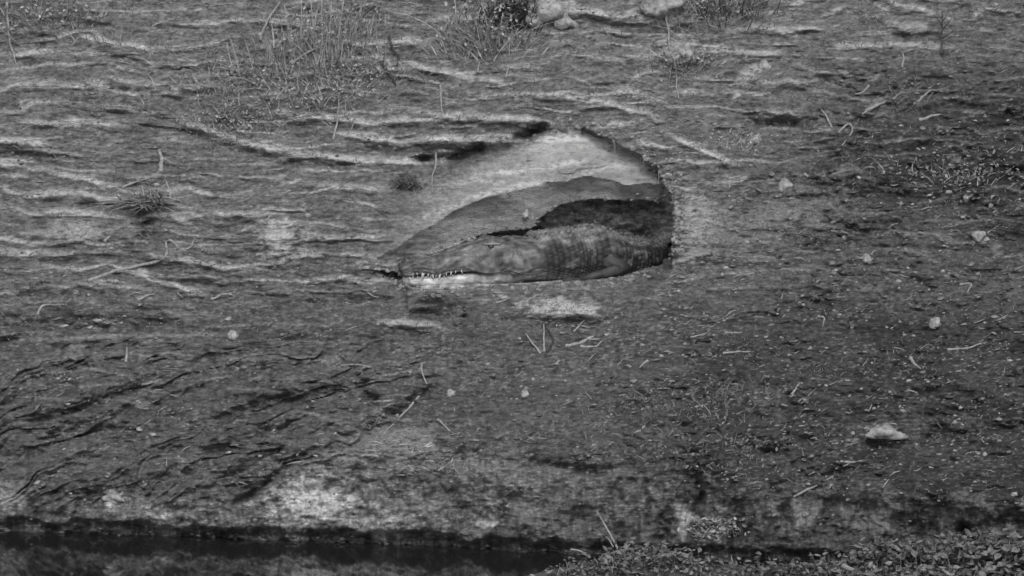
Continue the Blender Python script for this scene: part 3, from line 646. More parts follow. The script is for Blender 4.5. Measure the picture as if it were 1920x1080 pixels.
# ------------------------------------------------------------------ stones and clods lying on the bank
def stone(px, py, r, label, flat=.75, m=M_STONE, name='stone', cat='stone', asp=1.0, lift=.05, group=None, rough=.36):
    p = surf(px, py); k = px2m(p.y); nr = snorm(px, py)
    s_ = MB(); s_.lump((0, 0, 0), r * k * asp, r * k * .9, r * k * flat, px * .37 + py, rough, 3 if r > 7 else 2)
    o = s_.build(name, m, None, r > 7); o.location = p + nr * r * k * lift; o.rotation_euler = (.0, random.uniform(-.3, .3), random.uniform(-.4, .4)); tag(o, label, cat, group)
for a_ in ((438, 629, 11, 'pale angular stone standing alone on the dark mud shelf at left', .85),
           (845, 738, 9, 'round pale stone beside the end of the dark slanting groove', .9),
           (983, 738, 8, 'dull grey round stone low in the middle of the slope', .9),
           (1432, 124, 12, 'smooth pale cobble high up right of the hanging root', 1.0),
           (1470, 350, 15, 'pale lumpy stone on the slope right of the burrow', .9),
           (1413, 265, 12, 'pale stone under the dark hollow in the upper right bank', .9),
           (1752, 607, 11, 'bright round stone alone on the dark right hand slope', .95),
           (1833, 443, 13, 'blocky grey stone near the right edge of the picture', .9),
           (1623, 484, 10, 'grey wedge shaped stone in the litter of the right slope', .9),
           (1379, 180, 8, 'small upright pale stone on the strata at upper right', 1.2),
           (1812, 372, 9, 'dusty rounded stone in the litter at far right', .8)):
    stone(*a_)
stone(182, 599, 9, 'flat oval pale pebble, largest of the row on the left shelf', .45, asp=1.2)
stone(121, 611, 8, 'flat oval pale pebble at the left end of the row on the shelf', .4, asp=1.2)
stone(169, 613, 6, 'tiny flat pebble just below the largest oval pebble on the shelf', .45, asp=1.2)
stone(228, 604, 5, 'small oval pebble right of the largest oval pebble on the shelf', .5, asp=1.2)
stone(427, 598, 6, 'little pale pebble on the left shelf above the angular stone', .6, asp=1.2)
stone(126, 755, 5, 'small white pebble on the grooved mud at lower left', .7)
stone(285, 815, 6, 'white pebble at the foot of the drag grooves', .6, asp=1.3)
stone(260, 803, 6, 'white pebble touching the upper end of the lower drag groove', .6, asp=1.3)
stone(1655, 812, 30, 'big pale clod of dry silt on the lower right slope', .42, M_STONE, 'silt_clod', 'clod', 1.15, .0, rough=.4)
stone(985, 402, 8, 'pale triangular clod stuck under the overhanging burrow wall', 1.0, M_STONE, 'silt_clod', 'clod', .8, .3, rough=.4)
stone(1018, 22, 34, 'large pale boulder at the top edge beside the dark bush', .9, M_STONE, 'boulder', 'boulder', .9, .0, rough=.55)
stone(1060, 42, 17, 'smaller pale boulder right of the large boulder at the top edge', .8, M_STONE, 'boulder', 'boulder', 1.2, .1, rough=.35)
stone(1250, 10, 26, 'pale rock at the top edge above the hanging root', .8, M_STONE, 'boulder', 'boulder', 1.5, .0, rough=.6)
stone(1278, 100, 19, 'pale knobbly rock behind the hanging root', 1.1, M_STONE, 'boulder', 'boulder', .9, .0, rough=.4)
stone(215, 937, 16, 'pale tilted clod on the lower left edge above the water', .6, M_STONE, 'silt_clod', 'clod', 1.3, .1, rough=.4)
def ok_spot(px, py):
    if 700 < px < 1275 and np.interp(px, *zip(*RIM)) - 6 < py < np.interp(px, *zip(*FLOOR)) + 14: return False
    return py < np.interp(px, *zip(*TOPE)) - 4
cnt = 0
while cnt < 70:
    px_, py_ = random.uniform(20, 1910), random.uniform(330, 930)
    if not ok_spot(px_, py_) or random.random() > .25 + .75 * (px_ > 1200): continue
    stone(px_, py_, random.uniform(2.6, 5.5), 'small pale pebble scattered over the slope', random.uniform(.5, .9), random.choice((M_STONE, M_CLOD)), 'pebble', 'pebble', random.uniform(.9, 1.5), .1, 'pebbles scattered over the bank'); cnt += 1

# ------------------------------------------------------------------ sticks, roots and stalks
def stick(pts, r0, r1, label, m=M_WOOD, name='stick', cat='stick', off=.15, lifts=None, twigs=(), sides=7):
    """pts are photo pixels; each point rests on the bank, lifted off it along the slope's normal by lifts (px)"""
    W = []
    for i, (x, y) in enumerate(pts):
        p = surf(x, y); k = px2m(p.y); W.append((x, y, p.y - (r0 * off + (lifts[i] if lifts else 0)) * k))
    C_ = resample([at(*w_) for w_ in W], max(6, len(W) * 4)) if len(W) > 2 else np.array([at(*W[0]) * (1 - t) + at(*W[1]) * t for t in np.linspace(0, 1, 6)])
    k = px2m(C_[0][1]); n_ = len(C_)
    C_ = [Vector(c) + Vector((mnoise.noise(Vector(c) * 30), mnoise.noise(Vector(c) * 30 + Vector((9, 0, 0))), mnoise.noise(Vector(c) * 30 + Vector((0, 7, 0))))) * r0 * k * .8 for c in C_]
    s_ = MB(); s_.tube(C_, [(r0 + (r1 - r0) * i / (n_ - 1)) * k * (1.08 - .4 * i / n_) * (1 + .2 * math.sin(i * 2.3)) for i in range(n_)], sides)
    for (fr, dx_, dy_, L, rr) in twigs:
        c = C_[int(fr * (n_ - 1))]; x0, y0 = topix(c)
        s_.tube([c, at(x0 + dx_ * .5 + 1, y0 + dy_ * .5, c.y - .01), at(x0 + dx_, y0 + dy_, c.y - .02)], [rr * k, rr * .8 * k, rr * .4 * k], 5)
    o = s_.build(name, m, None, True, origin=C_[0]); tag(o, label, cat); return o
stick([(165, 527), (205, 512), (250, 500), (300, 488), (313, 476), (311, 458), (322, 452), (340, 466), (358, 462), (366, 450)], 3.4, 2.2,
      'long bleached driftwood stick with a crooked looped end on the left bank', twigs=((.55, -8, 8, 10, 1.5), (.97, 12, -2, 10, 1.5)))
stick([(1198, 640 + 7), (1060, 648), (1085, 644), (1110, 634), (1142, 627)][1:], 3.2, 4.2, 'twisted pale root lying right of the forked stalks', name='root', cat='root', twigs=((.55, 24, -2, 10, 3), (.2, -14, 4, 10, 1.5)))
stick([(1088, 650), (1115, 650), (1130, 638)], 2.6, 1.6, 'short pale root fragment under the twisted root', name='root', cat='root')
stick([(1020, 660), (1020, 635), (1019, 608)], 2.6, 1.6, 'thin straight stalk standing below the pale heap', name='stalk', cat='stalk', lifts=(0, 3, 8))
stick([(1024, 660), (1036, 645), (1034, 626), (1022, 612)], 2.4, 1.4, 'dark curved stalk bowed beside the thin straight stalk', M_DARKWOOD, 'stalk', 'stalk', lifts=(0, 4, 7, 5))
stick([(1014, 664), (1000, 646), (986, 626)], 2.4, 1.8, 'leaning stalk left of the thin straight stalk', name='stalk', cat='stalk', lifts=(0, 3, 5))
stick([(1488, 932), (1510, 920), (1562, 894)], 2.6, 2.0, 'straight pale stick on the lower right bank', lifts=(1, 4, 2))
stick([(790, 683), (792, 700), (800, 720)], 2.6, 1.6, 'short pale twig above the dark slanting groove')
stick([(820, 786), (832, 798), (848, 812)], 2.8, 1.6, 'short stout twig below the dark slanting groove')
stick([(786, 742), (760, 772), (715, 818)], 2.6, 2.0, 'long pale root along the lower edge of the dark groove', name='root', cat='root')
stick([(702, 756), (720, 752), (738, 750)], 3.2, 2.0, 'short white stick at the elbow of the groove')
stick([(640, 686), (668, 684), (694, 688)], 2.6, 1.6, 'pale bent stick above the small dark hollow at centre left')
stick([(266, 722), (282, 718), (302, 712)], 2.4, 1.8, 'short white stick on the grooved mud at left')
stick([(715, 114), (728, 136), (742, 160)], 3.4, 2.6, 'short dark dead branch among the weeds at upper centre', M_DARKWOOD, lifts=(6, 4, 2))
stick([(728, 68), (736, 88), (748, 108), (744, 122)], 2.6, 2.0, 'dark kinked twig above the short dark dead branch', M_DARKWOOD, lifts=(8, 8, 8, 6))
stick([(818, 288), (817, 310), (811, 330), (810, 362)], 2.4, 1.6, 'thin pale rootlet hanging down left of the burrow wall', name='root', cat='root', lifts=(2, 4, 4, 2))
stick([(1249, 28), (1253, 60), (1256, 90), (1266, 118), (1268, 150), (1272, 186)], 2.4, 1.8, 'long pale root hanging over the strata right of the burrow', name='root', cat='root', lifts=(8, 8, 6, 6, 8, 4),
      twigs=((.3, 22, 14, 20, 1.5), (.5, -8, 60, 30, 1.4), (.2, 26, 30, 30, 1.4)))
stick([(12, 5), (16, 60), (24, 100), (32, 122)], 2.6, 1.8, 'tall pale stem at the far upper left edge', name='stalk', cat='stalk', lifts=(6, 6, 4, 0))
stick([(300, 320), (302, 300), (297, 282)], 5, 3.5, 'short pale stump on the strata at left', name='stump', cat='stump', lifts=(0, 3, 5), twigs=((.1, 22, 8, 10, 2), (.1, -20, 14, 10, 2)))
stick([(230, 352), (258, 340), (292, 330)], 2.4, 1.8, 'thin pale stick leading to the short stump')
stick([(1765, 100), (1767, 60), (1766, 20)], 2.2, 1.2, 'slender dark weed stalk standing at upper right', M_DARKWOOD, 'stalk', 'stalk', lifts=(0, 5, 10), twigs=((.4, 26, -18, 10, 1.3), (.4, -28, -14, 10, 1.3), (.6, 18, -22, 10, 1.1), (.65, -16, -20, 10, 1.1), (.8, 10, -14, 10, 1)))
stick([(1692, 126), (1694, 108), (1690, 96)], 2.4, 1.6, 'short pale upright twig at upper right', lifts=(0, 4, 6), twigs=((.9, 24, -8, 10, 1.6),))
stick([(1560, 240), (1548, 216), (1540, 204)], 2.0, 1.4, 'thin twig beside the triangular twig at upper right', lifts=(1, 3, 3))
stick([(1566, 258), (1590, 232), (1597, 248), (1578, 272)], 2.2, 1.6, 'pale twig bent into a triangle on the right slope', lifts=(1, 4, 4, 1))
stick([(1618, 218), (1636, 200), (1660, 192), (1686, 178)], 4.5, 1.8, 'forked pale branch on the upper right slope', twigs=((.2, -10, 8, 10, 2),))
stick([(1724, 225), (1745, 218), (1764, 212)], 3.4, 2.4, 'pale stick right of the forked branch')
stick([(1630, 160), (1618, 172), (1602, 176)], 2.8, 2.0, 'small pale stick above the forked branch')
stick([(1720, 190), (1735, 178), (1745, 168)], 2.8, 2.0, 'small slanting stick high on the right slope')
stick([(1508, 326), (1525, 338), (1560, 340)], 2.6, 1.6, 'curved pale twig on the dark right slope')
stick([(1776, 656), (1808, 654), (1842, 644)], 2.6, 1.8, 'long thin curved stick under the bright round stone')
stick([(1800, 533), (1822, 532), (1812, 550)], 2.2, 1.6, 'hooked twig at far right')
stick([(1708, 673), (1716, 682), (1728, 692)], 4.0, 1.8, 'flat tapered splinter on the lower right slope')
stick([(1360, 624), (1378, 624), (1396, 622)], 2.4, 1.8, 'straight pale twig low on the right slope')
stick([(1284, 636), (1304, 630), (1324, 624)], 2.4, 1.8, 'straight pale twig left of its neighbour on the lower slope')
stick([(1356, 662), (1380, 660), (1408, 659)], 2.4, 1.8, 'lower straight twig on the slope right of centre')
stick([(1484, 740), (1492, 728), (1498, 718)], 2.6, 1.8, 'short steep twig on the lower right slope')
stick([(1576, 866), (1600, 867), (1616, 864)], 2.4, 2.8, 'bent pale twig beneath the big dry clod')
stick([(1535, 594), (1546, 598), (1542, 612)], 2.6, 1.4, 'small crescent twig on the right slope')
stick([(1200, 690), (1208, 680), (1214, 676)][::-1], 3.0, 2.0, 'small pale chip right of centre below the twisted root')
stick([(1044, 685), (1050, 675)], 3.4, 2.2, 'stubby pale chip below the forked stalks')
stick([(965, 572), (990, 562), (1020, 548)], 3.0, 2.2, 'pale stick leaning on the left side of the bright silt heap')
stick([(930, 568), (944, 564), (958, 558)], 2.2, 1.6, 'thin twig left of the bright silt heap')
stick([(1075, 622), (1090, 606), (1098, 600)], 2.0, 1.4, 'faint thin twig below the bright silt heap')
stick([(70, 590), (80, 574), (100, 571), (125, 572)], 3.0, 2.0, 'bent pale root on the left shelf', name='root', cat='root', twigs=((.95, 12, -12, 10, 2),))
stick([(258, 562), (275, 555), (290, 552)], 3.2, 1.8, 'short pale stick under the small silt ledge at left')
stick([(396, 560), (420, 552), (442, 548)], 3.0, 1.8, 'pale stick at the right end of the silt ledge at left')
stick([(195, 453), (206, 444)], 3.5, 2.2, 'stubby white stick on the left bank')
stick([(236, 678), (238, 660), (237, 650)], 3.2, 1.6, 'short pale stub standing on the mud at left', name='stalk', cat='stalk', lifts=(0, 4, 8))
stick([(948, 145), (952, 132), (953, 120)], 2.2, 1.6, 'short pale rootlet right of the dark ledge shadow under the bush', name='root', cat='root', lifts=(2, 3, 3))
stick([(896, 136), (897, 126), (898, 116)], 2.0, 1.4, 'short pale rootlet left of its neighbour under the bush', name='root', cat='root', lifts=(2, 3, 3))
stick([(826, 160), (827, 185), (829, 222)], 2.4, 1.6, 'pale hanging rootlet above the burrow wall', name='root', cat='root', lifts=(2, 6, 2))
stick([(625, 262), (632, 225), (636, 186)], 2.4, 1.4, 'thin pale stem standing among weeds left of the strata', name='stalk', cat='stalk', lifts=(0, 5, 10))
stick([(543, 120), (575, 100), (605, 84), (640, 64)], 2.8, 1.8, 'fallen pale reed lying across the tall dry grass', name='reed', cat='reed', lifts=(8, 20, 22, 24))
stick([(488, 74), (502, 38), (525, 4)], 2.8, 2.0, 'leaning pale reed left of the tall dry grass', name='reed', cat='reed', lifts=(2, 10, 16))
stick([(518, 90), (535, 70), (556, 54)], 3.0, 2.0, 'short leaning reed at the foot of the tall dry grass', name='reed', cat='reed', lifts=(2, 8, 14))
stick([(880, 103), (866, 72), (856, 40), (853, -6)], 2.8, 2.0, 'bent pale reed left of the dark bush', name='reed', cat='reed', lifts=(2, 10, 14, 18))
stick([(831, 60), (840, 40), (850, 24)], 2.8, 1.8, 'short pale reed crossing behind the bent reed', name='reed', cat='reed', lifts=(2, 8, 14))
for x, y, l_ in ((1150, 268, 24), (1206, 296, 22), (1236, 322, 26)):
    p = surf(x, y - 4); k = px2m(p.y); s_ = MB(); h0 = random.uniform(-.25, .25)
    pts = [p + Vector((h0 * l_ * k * t + .003 * math.sin(5 * t + x), -.012 - .02 * t, -l_ * k * t)) for t in np.linspace(0, 1, 6)]
    s_.tube(pts, [.9 * k * (1 - .6 * t) for t in np.linspace(0, 1, 6)], 5); tag(s_.build('rootlet', M_WOOD, None, True, origin=p), 'fine rootlet hanging over the edge of the burrow', 'root', 'rootlets hanging round the burrow')
# driest stick by the water
def near_stick(pts, r0, r1, label, m=M_WOOD, name='stick', cat='stick'):
    s_ = MB(); C_ = resample([at(*p) for p in pts], 14); k = px2m(-.6)
    s_.tube([Vector(c) for c in C_], [(r0 + (r1 - r0) * i / 13) * k for i in range(14)], 6); o = s_.build(name, m, None, True, origin=C_[0]); tag(o, label, cat)
near_stick([(1162, 1036, -.75), (1140, 995, -.52), (1118, 957, -.5)], 2.6, 1.4, 'thin straight reed standing in the mud at the water edge', name='reed', cat='reed')
near_stick([(1150, 1026, -.50), (1142, 1012, -.48), (1136, 1006, -.47)], 1.6, 1.0, 'small twig leaning beside the thin straight reed')
near_stick([(1582, 1062, -1.13), (1590, 1066, -1.16), (1600, 1069, -1.18)], 6, 4, 'bright broken stick end on the near mud ledge')
near_stick([(1070, 1030, -.4), (1090, 1034, -.42), (1104, 1046, -.45)], 2, 1.4, 'bowed twig hanging over the water edge')

# ------------------------------------------------------------------ leaf litter: separate leaves and twigs, then the crumbs nobody could count
def litter_dir(px, py):
    n_ = snorm(px, py, 5); e = Vector((1, 0, 0)); e = (e - n_ * e.dot(n_)).normalized(); f = n_.cross(e)
    a = random.gauss(.35, .5) if px > 1100 or py > 600 else random.gauss(0, .5)
    return (e * math.cos(a) + f * math.sin(a)).normalized(), n_
cnt = 0
while cnt < 130:
    px_, py_ = random.uniform(1180, 1915), random.uniform(120, 900)
    if py_ < 120 + (1900 - px_) * .35 or not ok_spot(px_, py_): continue
    d, n_ = litter_dir(px_, py_); p = surf(px_, py_); k = px2m(p.y); L = random.uniform(6, 15) * k
    n2_ = (n_ + Vector((random.gauss(0, .35), random.gauss(0, .35), random.gauss(0, .35)))).normalized()
    s_ = MB(); s_.leaf(Vector((0, 0, 0)), d, n2_, L, L * random.uniform(.16, .32), random.uniform(-.3, .5)); o = s_.build('dry_leaf', M_LEAF)
    o.location = p + n_ * .006; tag(o, 'curled dry leaf lying in the litter of the right slope', 'leaf', 'dry leaves on the right slope'); cnt += 1
cnt = 0
while cnt < 60:
    px_, py_ = random.uniform(10, 1910), random.uniform(330, 930)
    if not ok_spot(px_, py_): continue
    d, n_ = litter_dir(px_, py_); p = surf(px_, py_) + n_ * .005; k = px2m(p.y); L = random.uniform(10, 26) * k
    s_ = MB(); b_2 = n_ * random.uniform(0, .2) * L
    s_.tube([Vector((0, 0, 0)), d * L * .5 + b_2 + d.cross(n_) * random.gauss(0, .07) * L, d * L + b_2 * .6], [1.3 * k, 1.2 * k, .7 * k], 5); o = s_.build('twig', random.choice((M_WOOD, M_WOOD, M_STRAW)), None, True)
    o.location = p; tag(o, 'thin dry twig lying loose on the bank', 'twig', 'loose twigs on the bank'); cnt += 1
mb = MB(); mc = MB(); cnt = 0
dens = fbm(PX / 80, PY / 40, 3, 400)
while cnt < 4200:
    px_, py_ = random.uniform(-60, 1985), random.uniform(-40, 960)
    if not ok_spot(px_, py_): continue
    rt = .35 if px_ > 1420 and py_ < 330 else 1 if px_ > 1150 and py_ > 150 else (.6 if py_ > 560 else .35)
    j, i = gi(px_, py_)
    if random.random() > rt * (.45 + 1.6 * dens[j, i]): continue
    d, n_ = litter_dir(px_, py_); p = Vector(P[j, i]) + n_ * .003; k = px2m(p.y)
    n2_ = (n_ + Vector((random.gauss(0, .3), random.gauss(0, .3), random.gauss(0, .3)))).normalized()
    if random.random() < .6: L = random.uniform(3, 9) * k; mb.leaf(p, d, n2_, L, L * random.uniform(.12, .35), random.uniform(-.2, .4))
    else: L = random.uniform(6, 20) * k; mb.blade(p, d, n2_, L, .8 * k, n_ * .15)
    cnt += 1
tag(mb.build('leaf_litter', M_LEAF), kind='stuff')
cnt = 0
while cnt < 3600:
    px_, py_ = random.uniform(-60, 1985), random.uniform(-40, 985)
    if 700 < px_ < 1275 and np.interp(px_, *zip(*RIM)) - 6 < py_ < np.interp(px_, *zip(*FLOOR)) + 6: continue
    j, i = gi(px_, py_)
    if random.random() > (1 if px_ > 1150 or py_ > 560 else .5) * (.5 + 1.5 * dens[j, i]): continue
    p = Vector(P[j, i]); k = px2m(p.y); r = random.choice((1.3, 1.6, 2, 2.6, 3.6)) * k
    mc.lump(p, r * random.uniform(.9, 1.7), r, r * random.uniform(.5, .9), cnt * .77, .35, 1); cnt += 1
for pts, n_, sg in ((RIM[6:], 110, 8), (LIP, 90, 4), (FLOOR, 220, 8), ([(1266, 330), (1276, 400), (1276, 450), (1240, 492)], 80, 13)):
    for _ in range(n_):
        f = random.random() * (len(pts) - 1); q = int(f); t = f - q; px_ = pts[q][0] * (1 - t) + pts[q + 1][0] * t + random.gauss(0, sg * .6); py_ = pts[q][1] * (1 - t) + pts[q + 1][1] * t + random.gauss(0, sg) + (-4 if pts is not FLOOR else 5)
        p = surf(px_, py_); k = px2m(p.y); r = (random.uniform(1.2, 4.2) + (3.5 * random.random() ** 3 if pts is not LIP else 0)) * k; mc.lump(p, r * random.uniform(.9, 1.6), r, r * random.uniform(.6, 1), random.randint(0, 39), .35, 1)
mw = MB()
for _ in range(150):
    px_ = random.uniform(-40, 1500); py_ = float(np.interp(px_, *zip(*WATER))) - random.uniform(2, 16); p = surf(px_, py_); k = px2m(p.y); r = random.uniform(2, 6) * k
    mw.lump(p, r * random.uniform(.9, 1.8), r, r * random.uniform(.5, .9), random.randint(0, 39), .35, 1)
tag(mw.build('wet_clods', M_DARKLEAF, None, True), kind='stuff')
tag(mc.build('soil_crumbs', M_CLOD), kind='stuff')

# ------------------------------------------------------------------ grasses, weeds and bushes
UP = Vector((0, -.12, 1)).normalized()
def tuft(name, px, py, n_, spread, h, label, cat, m=M_STRAW, lean=.25, wpx=.9, group=None, stems=(), leafy=0, leafm=None, leaf_l=7, drop=0.0):
    base = surf(px, py); k = px2m(base.y); root = empty(name, base); tag(root, label, cat, group)
    g_ = MB()
    for i in range(n_):
        x = random.gauss(0, spread); y = random.gauss(0, spread * .25); p = surf(px + x, py + y) - base
        d = (UP + Vector((random.gauss(0, lean), random.gauss(0, lean) - drop * .8, -drop)) + Vector((x / max(spread, 1) * lean * .5, 0, 0))).normalized()
        g_.blade(p, d, Vector((random.gauss(0, .4), -1, random.gauss(0, .4))), h * k * random.uniform(.35, 1.1), wpx * k * random.uniform(.6, 1.3), Vector((random.gauss(0, .25), -.1, random.uniform(-.35, 0))), 4)
    g_.build('blades', m, root)['kind'] = 'stuff'
    for (x, hh_, lx_) in stems:
        t_ = MB(); p = surf(px + x, py) - base; L = hh_ * k
        pts = [p + Vector((lx_ * L * t * t, -.03 * t, L * t)) for t in np.linspace(0, 1, 6)]
        t_.tube(pts, [1.5 * k * (1 - .4 * t) for t in np.linspace(0, 1, 6)], 6); t_.build('stem', m, root, True)
    if leafy:
        l_ = MB()
        for i in range(leafy):
            x = random.gauss(0, spread); hgt = abs(random.gauss(.5, .3)) * h; p = surf(px + x, py + random.gauss(0, spread * .2)) - base + UP * hgt * k + Vector((random.gauss(0, 4) * k, random.gauss(0, 8) * k - .01, 0))
            d = Vector((random.gauss(0, 1), random.gauss(-.4, .6), random.gauss(0, .7))).normalized(); nn_ = Vector((random.gauss(0, .5), random.gauss(-.3, .5), 1)).normalized()
            L = random.uniform(.5, 1.2) * leaf_l * k; l_.leaf(p, d, nn_, L, L * .3, .2)
        l_.build('foliage', leafm or M_WEED, root)['kind'] = 'stuff'
    return root
tuft('grass_clump', 585, 118, 130, 56, 105, 'tall dry grass clump standing at the top left of centre', 'grass', stems=((-40, 110, -.1), (-22, 125, .02), (4, 120, -.05), (18, 130, 0), (30, 115, .05), (48, 120, .1), (-4, 100, .12)), wpx=1.0, lean=.16, leafy=260, leafm=M_WEED)
tuft('grass_clump', 640, 60, 90, 36, 80, 'pale wispy grass clump right of the tall dry grass', 'grass', lean=.22, leafy=160, leafm=M_WEED)
tuft('bush', 958, 48, 200, 26, 66, 'dark twiggy bush at the top edge beside the pale boulder', 'bush', M_DARKWOOD, lean=.2, wpx=1.2, leafy=420, leafm=M_DARKLEAF, leaf_l=8, stems=((-14, 70, -.1), (6, 75, 0), (16, 70, .08)))
tuft('shrub', 905, 92, 200, 42, 90, 'pale tangled shrub hanging over the strata under the dark bush', 'shrub', M_STRAW, lean=.45, leafy=420, leafm=M_WEED, leaf_l=8, stems=((-20, 80, .2), (10, 85, -.15), (30, 70, .1)))
tuft('shrub', 1370, 30, 80, 50, 50, 'dark scrubby shrub at the top edge right of the rock', 'shrub', M_DARKWOOD, lean=.35, leafy=200, leafm=M_DARKLEAF, leaf_l=7, stems=((-20, 60, -.2), (20, 64, .2)))
tuft('shrub', 1330, 20, 120, 26, 50, 'small twiggy shrub at the top edge touching the dark scrub', 'shrub', M_STRAW, lean=.4, leafy=140, leafm=M_WEED)
tuft('weed_patch', 430, 165, 90, 70, 40, 'loose weeds growing below the tall dry grass', 'weeds', M_WEED, lean=.5, leafy=240, leafm=M_WEED, leaf_l=7)
tuft('weed_patch', 590, 190, 90, 70, 40, 'weedy tangle under the fallen reed', 'weeds', M_WEED, lean=.5, leafy=240, leafm=M_WEED, leaf_l=7)
tuft('weed_patch', 430, 235, 90, 50, 26, 'low weeds on the strata left of the long silt ledge', 'weeds', M_WEED, lean=.6, leafy=380, leafm=M_WEED, leaf_l=6)
tuft('weed_patch', 660, 150, 150, 40, 44, 'weeds around the short dark dead branch', 'weeds', M_WEED, lean=.5, leafy=300, leafm=M_WEED, leaf_l=7)
tuft('weed_patch', 90, 40, 110, 60, 48, 'sparse weeds in the upper left corner', 'weeds', M_WEED, lean=.5, leafy=220, leafm=M_WEED, leaf_l=8)
tuft('grass_tussock', 278, 380, 360, 18, 62, 'bleached grass tussock hanging over a dark hollow at left', 'grass', M_STONE, lean=.75, wpx=1.3, drop=.7)
tuft('small_bush', 762, 352, 60, 12, 24, 'little dark bush left of the burrow wall', 'bush', M_DARKWOOD, lean=.6, leafy=160, leafm=M_DARKLEAF, leaf_l=6)
tuft('weed_patch', 1290, 120, 90, 34, 26, 'weeds growing round the pale knobbly rock', 'weeds', M_WEED, lean=.6, leafy=240, leafm=M_WEED, leaf_l=6)
tuft('weed_patch', 1385, 270, 80, 36, 20, 'small weeds in the dark hollow at upper right', 'weeds', M_STRAW, lean=.6, leafy=120, leafm=M_WEED, leaf_l=6)
tuft('weed_patch', 1800, 330, 110, 70, 26, 'straggling pale weeds on the right slope', 'weeds', M_WEED, lean=.8, leafy=240, leafm=M_LEAF, leaf_l=8)
tuft('weed_patch', 1270, 760, 160, 90, 26, 'short weeds on the lower slope right of centre', 'weeds', M_GRASS, lean=.6, leafy=160, leafm=M_GRASS, leaf_l=7)
tuft('weed_patch', 1340, 850, 160, 90, 24, 'short weeds along the rounded lower edge', 'weeds', M_GRASS, lean=.7, leafy=160, leafm=M_GRASS, leaf_l=8)
tuft('grass_mat', 745, 852, 420, 80, 22, 'mat of flattened dry grass on the lower edge left of centre', 'grass', M_STRAW, lean=1.0, wpx=1.0, drop=.6)
tuft('grass_tuft', 825, 880, 120, 24, 24, 'little dry tuft at the end of the flattened grass', 'grass', M_STRAW, lean=.7, drop=.3)
tuft('weed_patch', 1340, 1000, 120, 26, 30, 'pale weeds on the cut face above the near ledge', 'weeds', M_WEED, lean=.8, leafy=300, leafm=M_WEED, leaf_l=9)
# thin tangled twigs of dead scrub
def bramble(px, py, n_, spread, L, label, m=M_WOOD):
    base = surf(px, py); k = px2m(base.y); root = empty('dead_scrub', base); tag(root, label, 'scrub')
    for i in range(n_):
        x0 = px + random.gauss(0, spread); y0 = py + random.gauss(0, spread * .3); p = surf(x0, y0) - base
        d = (UP * random.uniform(.3, 1) + Vector((random.gauss(0, .7), random.uniform(-.5, .1), 0))).normalized(); l_ = L * k * random.uniform(.5, 1.2); bn = Vector((random.gauss(0, .5), random.gauss(0, .2), random.gauss(-.2, .3)))
        pts = [p + d * l_ * t + bn * l_ * t * t + Vector((mnoise.noise(p * 9 + Vector((t * 4, i, 0))), 0, mnoise.noise(p * 9 + Vector((i, t * 4, 5))))) * .12 * l_ * t for t in np.linspace(0, 1, 7)]
        s_ = MB(); rr = random.uniform(.6, 1.3) * k; s_.tube(pts, [rr * (1 - .6 * t) for t in np.linspace(0, 1, 7)], 5)
        for q_ in range(random.randint(1, 4)):
            c = pts[random.randint(2, 5)]; e = (d + Vector((random.gauss(0, .8), random.gauss(0, .3), random.gauss(0, .6)))).normalized()
            s_.tube([c, c + e * l_ * .15 + Vector((0, 0, .003)), c + e * l_ * random.uniform(.25, .45)], [rr * .55, rr * .45, rr * .2], 4)
        s_.build('branch', m, root, True)
for args in ((400, 120, 16, 50, 70, 'thin dead scrub left of the tall dry grass'), (500, 150, 20, 40, 80, 'tangled dead twigs at the left foot of the tall dry grass'), (640, 130, 16, 40, 80, 'tangled dead twigs at the right foot of the tall dry grass'),
             (700, 60, 14, 40, 70, 'thin dead scrub between the wispy grass and the bent reed'), (900, 90, 20, 36, 80, 'dead twigs tangled through the pale shrub'), (60, 70, 10, 50, 60, 'sparse dead twigs beside the tall stem in the upper left corner'),
             (240, 70, 9, 60, 50, 'sparse dead twigs on the upper left strata'), (360, 250, 9, 40, 40, 'short dead twigs above the long silt ledge'), (480, 260, 10, 40, 44, 'small dead twigs over the middle of the long silt ledge'),
             (1320, 60, 12, 40, 60, 'dead twigs through the dark scrub at the top edge'), (1450, 30, 10, 60, 50, 'sparse dead twigs at the top edge right of the dark scrub'), (1300, 150, 8, 30, 40, 'dead rootlets beside the knobbly pale rock'),
             (790, 150, 8, 40, 44, 'short dead twigs on the strata below the bent reed'), (1700, 200, 9, 60, 40, 'dead twigs on the dark upper right slope'), (1130, 80, 8, 50, 40, 'few dead twigs on the strata left of the hanging root')):
    bramble(*args)
# thin grass everywhere
g_ = MB(); cnt = 0; dg = fbm(PX / 110, PY / 60, 3, 420)
while cnt < 9000:
    px_, py_ = random.uniform(-60, 1985), random.uniform(-45, 930)
    if not ok_spot(px_, py_): continue
    j, i = gi(px_, py_); wz = .55 if py_ < 300 else (.55 if px_ > 900 else .25)
    if random.random() > wz * (.3 + 2.2 * dg[j, i]): continue
    p = Vector(P[j, i]); k = px2m(p.y); d = (UP + Vector((random.gauss(0, .6), random.gauss(0, .5), random.gauss(-.2, .4)))).normalized()
    g_.blade(p, d, Vector((random.gauss(0, .5), -1, .3)), random.uniform(4, 15) * k, .65 * k, Vector((random.gauss(0, .3), 0, -.3)), 2); cnt += 1
tag(g_.build('thin_grass', M_GRASS), kind='stuff')

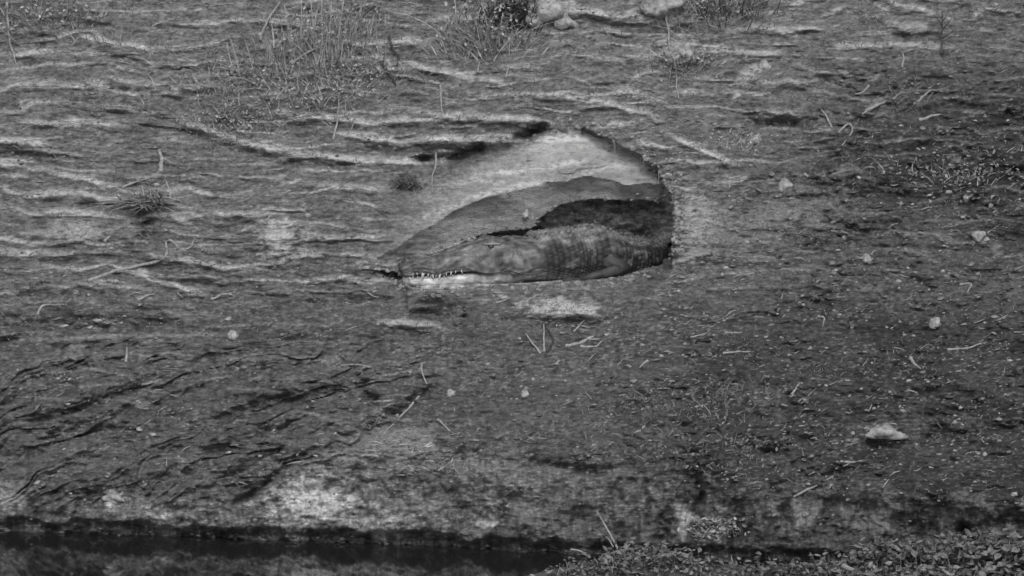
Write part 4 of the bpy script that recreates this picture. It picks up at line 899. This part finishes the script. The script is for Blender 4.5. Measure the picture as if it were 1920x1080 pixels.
# broad leaved plants on the near mud ledge
def plant(px, t, n_, sp, L, label, m=M_GREEN, hgt=24, grassy=26, gm=None):
    base = lsurf(px, t); k = px2m(base.y); root = empty('leafy_plant', base); tag(root, label, 'plant')
    f_ = MB(); s_ = MB()
    for i in range(n_):
        x = random.gauss(0, sp); p0 = lsurf(px + x, min(.9, max(0, t + random.gauss(0, .05)))) - base; h_ = abs(random.gauss(.6, .3)) * hgt * k
        p = p0 + Vector((random.gauss(0, 3) * k, random.gauss(-.02, .03), h_))
        d = Vector((random.gauss(0, 1), random.gauss(-.6, .6), random.gauss(.1, .5))).normalized(); nn_ = Vector((random.gauss(0, .4), random.gauss(-.5, .3), 1)).normalized()
        l_ = random.uniform(.3, 1.15) * L * k; f_.leaf(p, d, nn_, l_, l_ * random.uniform(.16, .38), random.uniform(-.2, .6))
        if i % 4 == 0: s_.tube([p0, (p0 + p) * .5 + Vector((.003, 0, 0)), p], [.9 * k, .8 * k, .5 * k], 4)
    for i in range(grassy):
        x = random.gauss(0, sp * 1.2); p0 = lsurf(px + x, t) - base
        f_.blade(p0, (UP + Vector((random.gauss(0, .7), -.2, -.2))).normalized(), Vector((0, -1, .3)), random.uniform(14, 40) * k, 1.5 * k, Vector((random.gauss(0, .4), -.1, -.4)), 4)
    f_.build('foliage', m, root)['kind'] = 'stuff'; s_.build('stems', M_WEED, root)['kind'] = 'stuff'
plant(1150, .12, 220, 26, 15, 'pale leafy plant hanging over the water at the ledge end')
plant(1225, .06, 300, 30, 14, 'dense leafy plant behind the thin reed on the ledge')
plant(1085, .15, 160, 30, 13, 'low sprawling plant at the tip of the near ledge')
plant(1300, .10, 120, 30, 14, 'plant with broad grass blades on the near ledge', grassy=46)
plant(1420, .08, 80, 40, 14, 'sparse grassy plant right of the broad blades', grassy=60)
plant(1545, .10, 170, 36, 15, 'trailing plant left of the bright broken stick')
plant(1640, .04, 260, 34, 17, 'bushy plant rising behind the bright broken stick', hgt=32)
plant(1730, .06, 220, 38, 18, 'leafy plant with a dark gap to its right', hgt=34)
plant(1850, .04, 560, 50, 19, 'big broad leaved plant in the lower right corner', hgt=40)
plant(1120, .30, 200, 60, 15, 'low trailing plant spilling down the front of the near ledge tip', hgt=10)
plant(1330, .22, 160, 70, 15, 'thin mat of small leaves below the broad grass blades', hgt=10)
plant(1520, .16, 160, 50, 15, 'thin mat of small leaves left of the trailing plant', hgt=12)
plant(1690, .26, 260, 56, 18, 'matted leaves on the front of the ledge beneath the bushy plant', hgt=14)
plant(1830, .30, 300, 56, 20, 'matted leaves on the front of the ledge beneath the big broad leaved plant', hgt=16)
plant(1910, .10, 220, 36, 22, 'broad leaved plant at the right edge of the near ledge', hgt=30)
